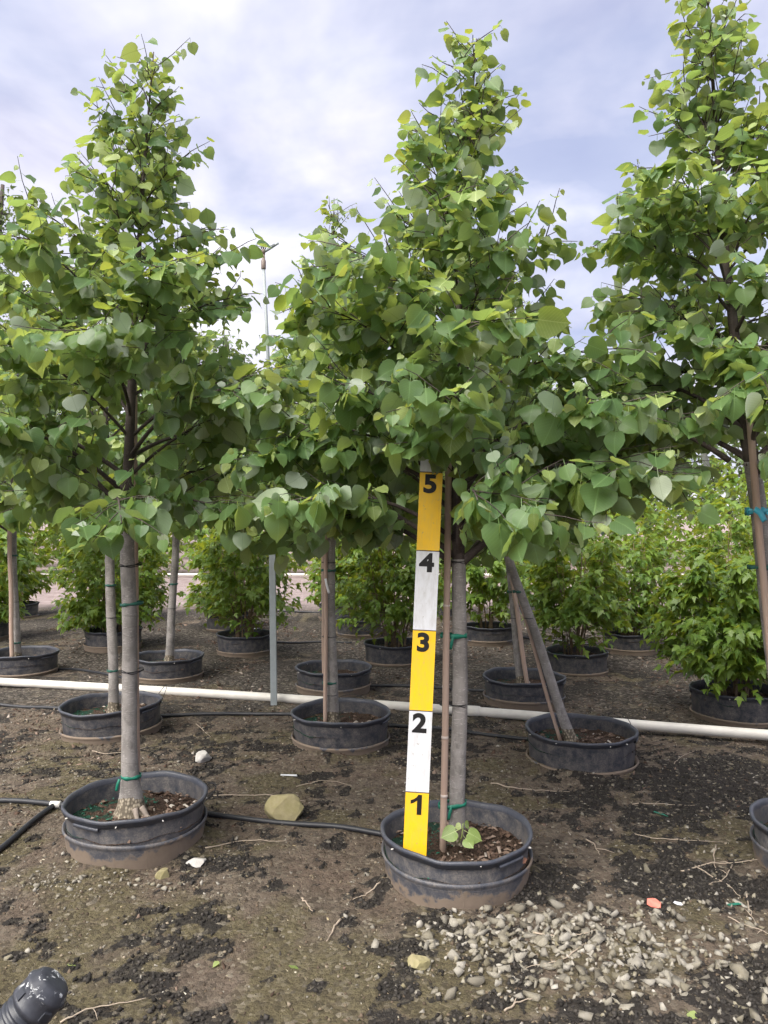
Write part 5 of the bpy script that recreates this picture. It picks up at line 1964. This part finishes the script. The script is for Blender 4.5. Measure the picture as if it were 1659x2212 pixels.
for i, (px, py, s, k) in enumerate([(1090, 2080, 0.02, 0), (630, 2090, 0.028, 1), (1060, 1940, 0.016, 1), (480, 2075, 0.018, 2), (1480, 2200, 0.02, 0), (1385, 1700, 0.022, 1), (150, 2085, 0.02, 1)]):
    place = ['in the gravel heap', 'on bare soil left of the gravel heap', 'in front of the front pot', 'right of centre in the lower left soil', 'at the bottom right edge', 'behind the gravel, below the leaning tree', 'just above the drain pipe cap'][i]
    o = bpy.data.objects.new('fallen_leaf', YOUNG_SKYLIT_ME[k])
    x, y = g(px, py)
    o.location = (x, y, float(ground_z(x, y)) + 0.008)
    o.scale = (s * 1.4,) * 3
    o.rotation_euler = (0.15, 0.1, i * 1.3)
    COL.objects.link(o)
    tag(o, 'small yellow-green fallen leaf ' + place, 'leaf', 'fallen leaves on the soil')


# ------------------------------------------------------------------ far background
def far_tree(name, label, x, y, h, rad, seed, n=2600, birch=False, size=0.16):
    rd = random.Random(seed)
    root = empty(name, (x, y, 0))
    tag(root, label, 'tree', 'trees beyond the yard road')
    mb = MB()
    P = smooth_path([(0, 0, -0.1), (rd.gauss(0, .15), 0, h * 0.4), (rd.gauss(0, .3), 0, h * 0.95)], 14)
    mb.tube(P, [h * 0.022 * (1 - 0.9 * i / 13) + 0.02 for i in range(14)], 8)
    mb.build('trunk', M['branch'], root)
    L = Leaves(MT)
    mbb = MB()
    nb = 34
    for i in range(nb):
        t = 0.2 + 0.78 * i / nb
        q, tan = path_at(P, t)
        a = i * 2.4 + rd.gauss(0, 0.3)
        ln = rad * (math.sin(PI * min(1, 0.15 + t * 0.85)) ** 0.6) * rd.uniform(0.7, 1.1)
        d = Vector((math.cos(a), math.sin(a), rd.uniform(0.15, 0.7))).normalized()
        tw = [q + d * ln * k / 5 + Vector((0, 0, -0.12 * ln * (k / 5) ** 2)) for k in range(6)]
        mbb.tube(tw, [0.05 * (1 - k / 6.5) for k in range(6)], 5, cap=False)
        for k in range(n // nb):
            p, tn = path_at(tw, 0.15 + 0.84 * rd.random() ** 0.7)
            p = p + Vector((rd.gauss(0, .16), rd.gauss(0, .16), rd.gauss(0, .16))) * rad * 0.9
            b = rd.uniform(0, 6.28)
            dr = rd.gauss(0.5, 0.4)
            L.put(p, (math.cos(b) * math.cos(dr), math.sin(b) * math.cos(dr), -math.sin(dr)), rd.gauss(0, 0.5), size * rd.uniform(0.6, 1.3), rd.randrange(3))
    mbb.build('branches', M['branch'], root)
    me = L.mesh('crown', np.ones(len(L.P), bool), (M['far_leaf'],))
    o = bpy.data.objects.new('crown', me)
    COL.objects.link(o)
    o.parent = root
    o['kind'] = 'stuff'


far_tree('feathery_tree', 'tall feathery grey-green tree at the left edge far behind', W(-30, 17), 17, 9.2, 1.5, 51, 4200, size=0.10)
FT = [(150, 30, 6.5, 3.0, 'round far tree behind the left front tree'), (470, 32, 9.2, 3.2, 'pale far tree right of the left front tree'), (640, 34, 7.0, 3.2, 'low far tree beneath the sprinkler'),
      (900, 33, 7.6, 3.4, 'far tree hidden behind the height board tree'), (1180, 34, 6.5, 3.2, 'far tree behind the leaning tree'), (1400, 33, 6.0, 3.2, 'low far tree in the gap at the right'),
      (1620, 31, 7.0, 3.2, 'far tree behind the right edge tree'), (330, 36, 6.0, 3.4, 'low far tree behind the left trunks'), (-100, 33, 7.0, 3.5, 'far tree beyond the left edge shrubs')]
for i, (px, d, h, rad, lab) in enumerate(FT):
    far_tree('far_tree', lab, W(px, d), d, h, rad, 70 + i, 1700, size=0.30)


def hedge():
    """the farther rows of nursery shrubs read as one green band"""
    rd = random.Random(8)
    L = Leaves(MT)
    for row, (d, h) in enumerate(((18.9, 1.8), (21.5, 2.5), (25.0, 3.2))):
        x = -16.0
        while x < 16:
            r = rd.uniform(0.55, 0.85)
            for k in range(210):
                a, e = rd.uniform(0, 6.28), rd.uniform(-1.2, 1.5)
                q = rd.uniform(0.6, 1.0) ** 0.5 * r
                p = Vector((x + math.cos(a) * math.cos(e) * q, d + math.sin(a) * math.cos(e) * q, h * 0.55 + math.sin(e) * h * 0.5 * q / r))
                b = rd.uniform(0, 6.28)
                L.put(p, (math.cos(b), math.sin(b), -0.4), rd.gauss(0, 0.4), rd.uniform(0.14, 0.26), rd.randrange(3))
            x += r * 1.55
    me = L.mesh('shrub_rows', np.ones(len(L.P), bool), (M['maple'],))
    o = bpy.data.objects.new('shrub_rows', me)
    COL.objects.link(o)
    tag(o, 'distant rows of yellow-green nursery shrubs beyond the road', 'shrubs', None, 'stuff')


hedge()
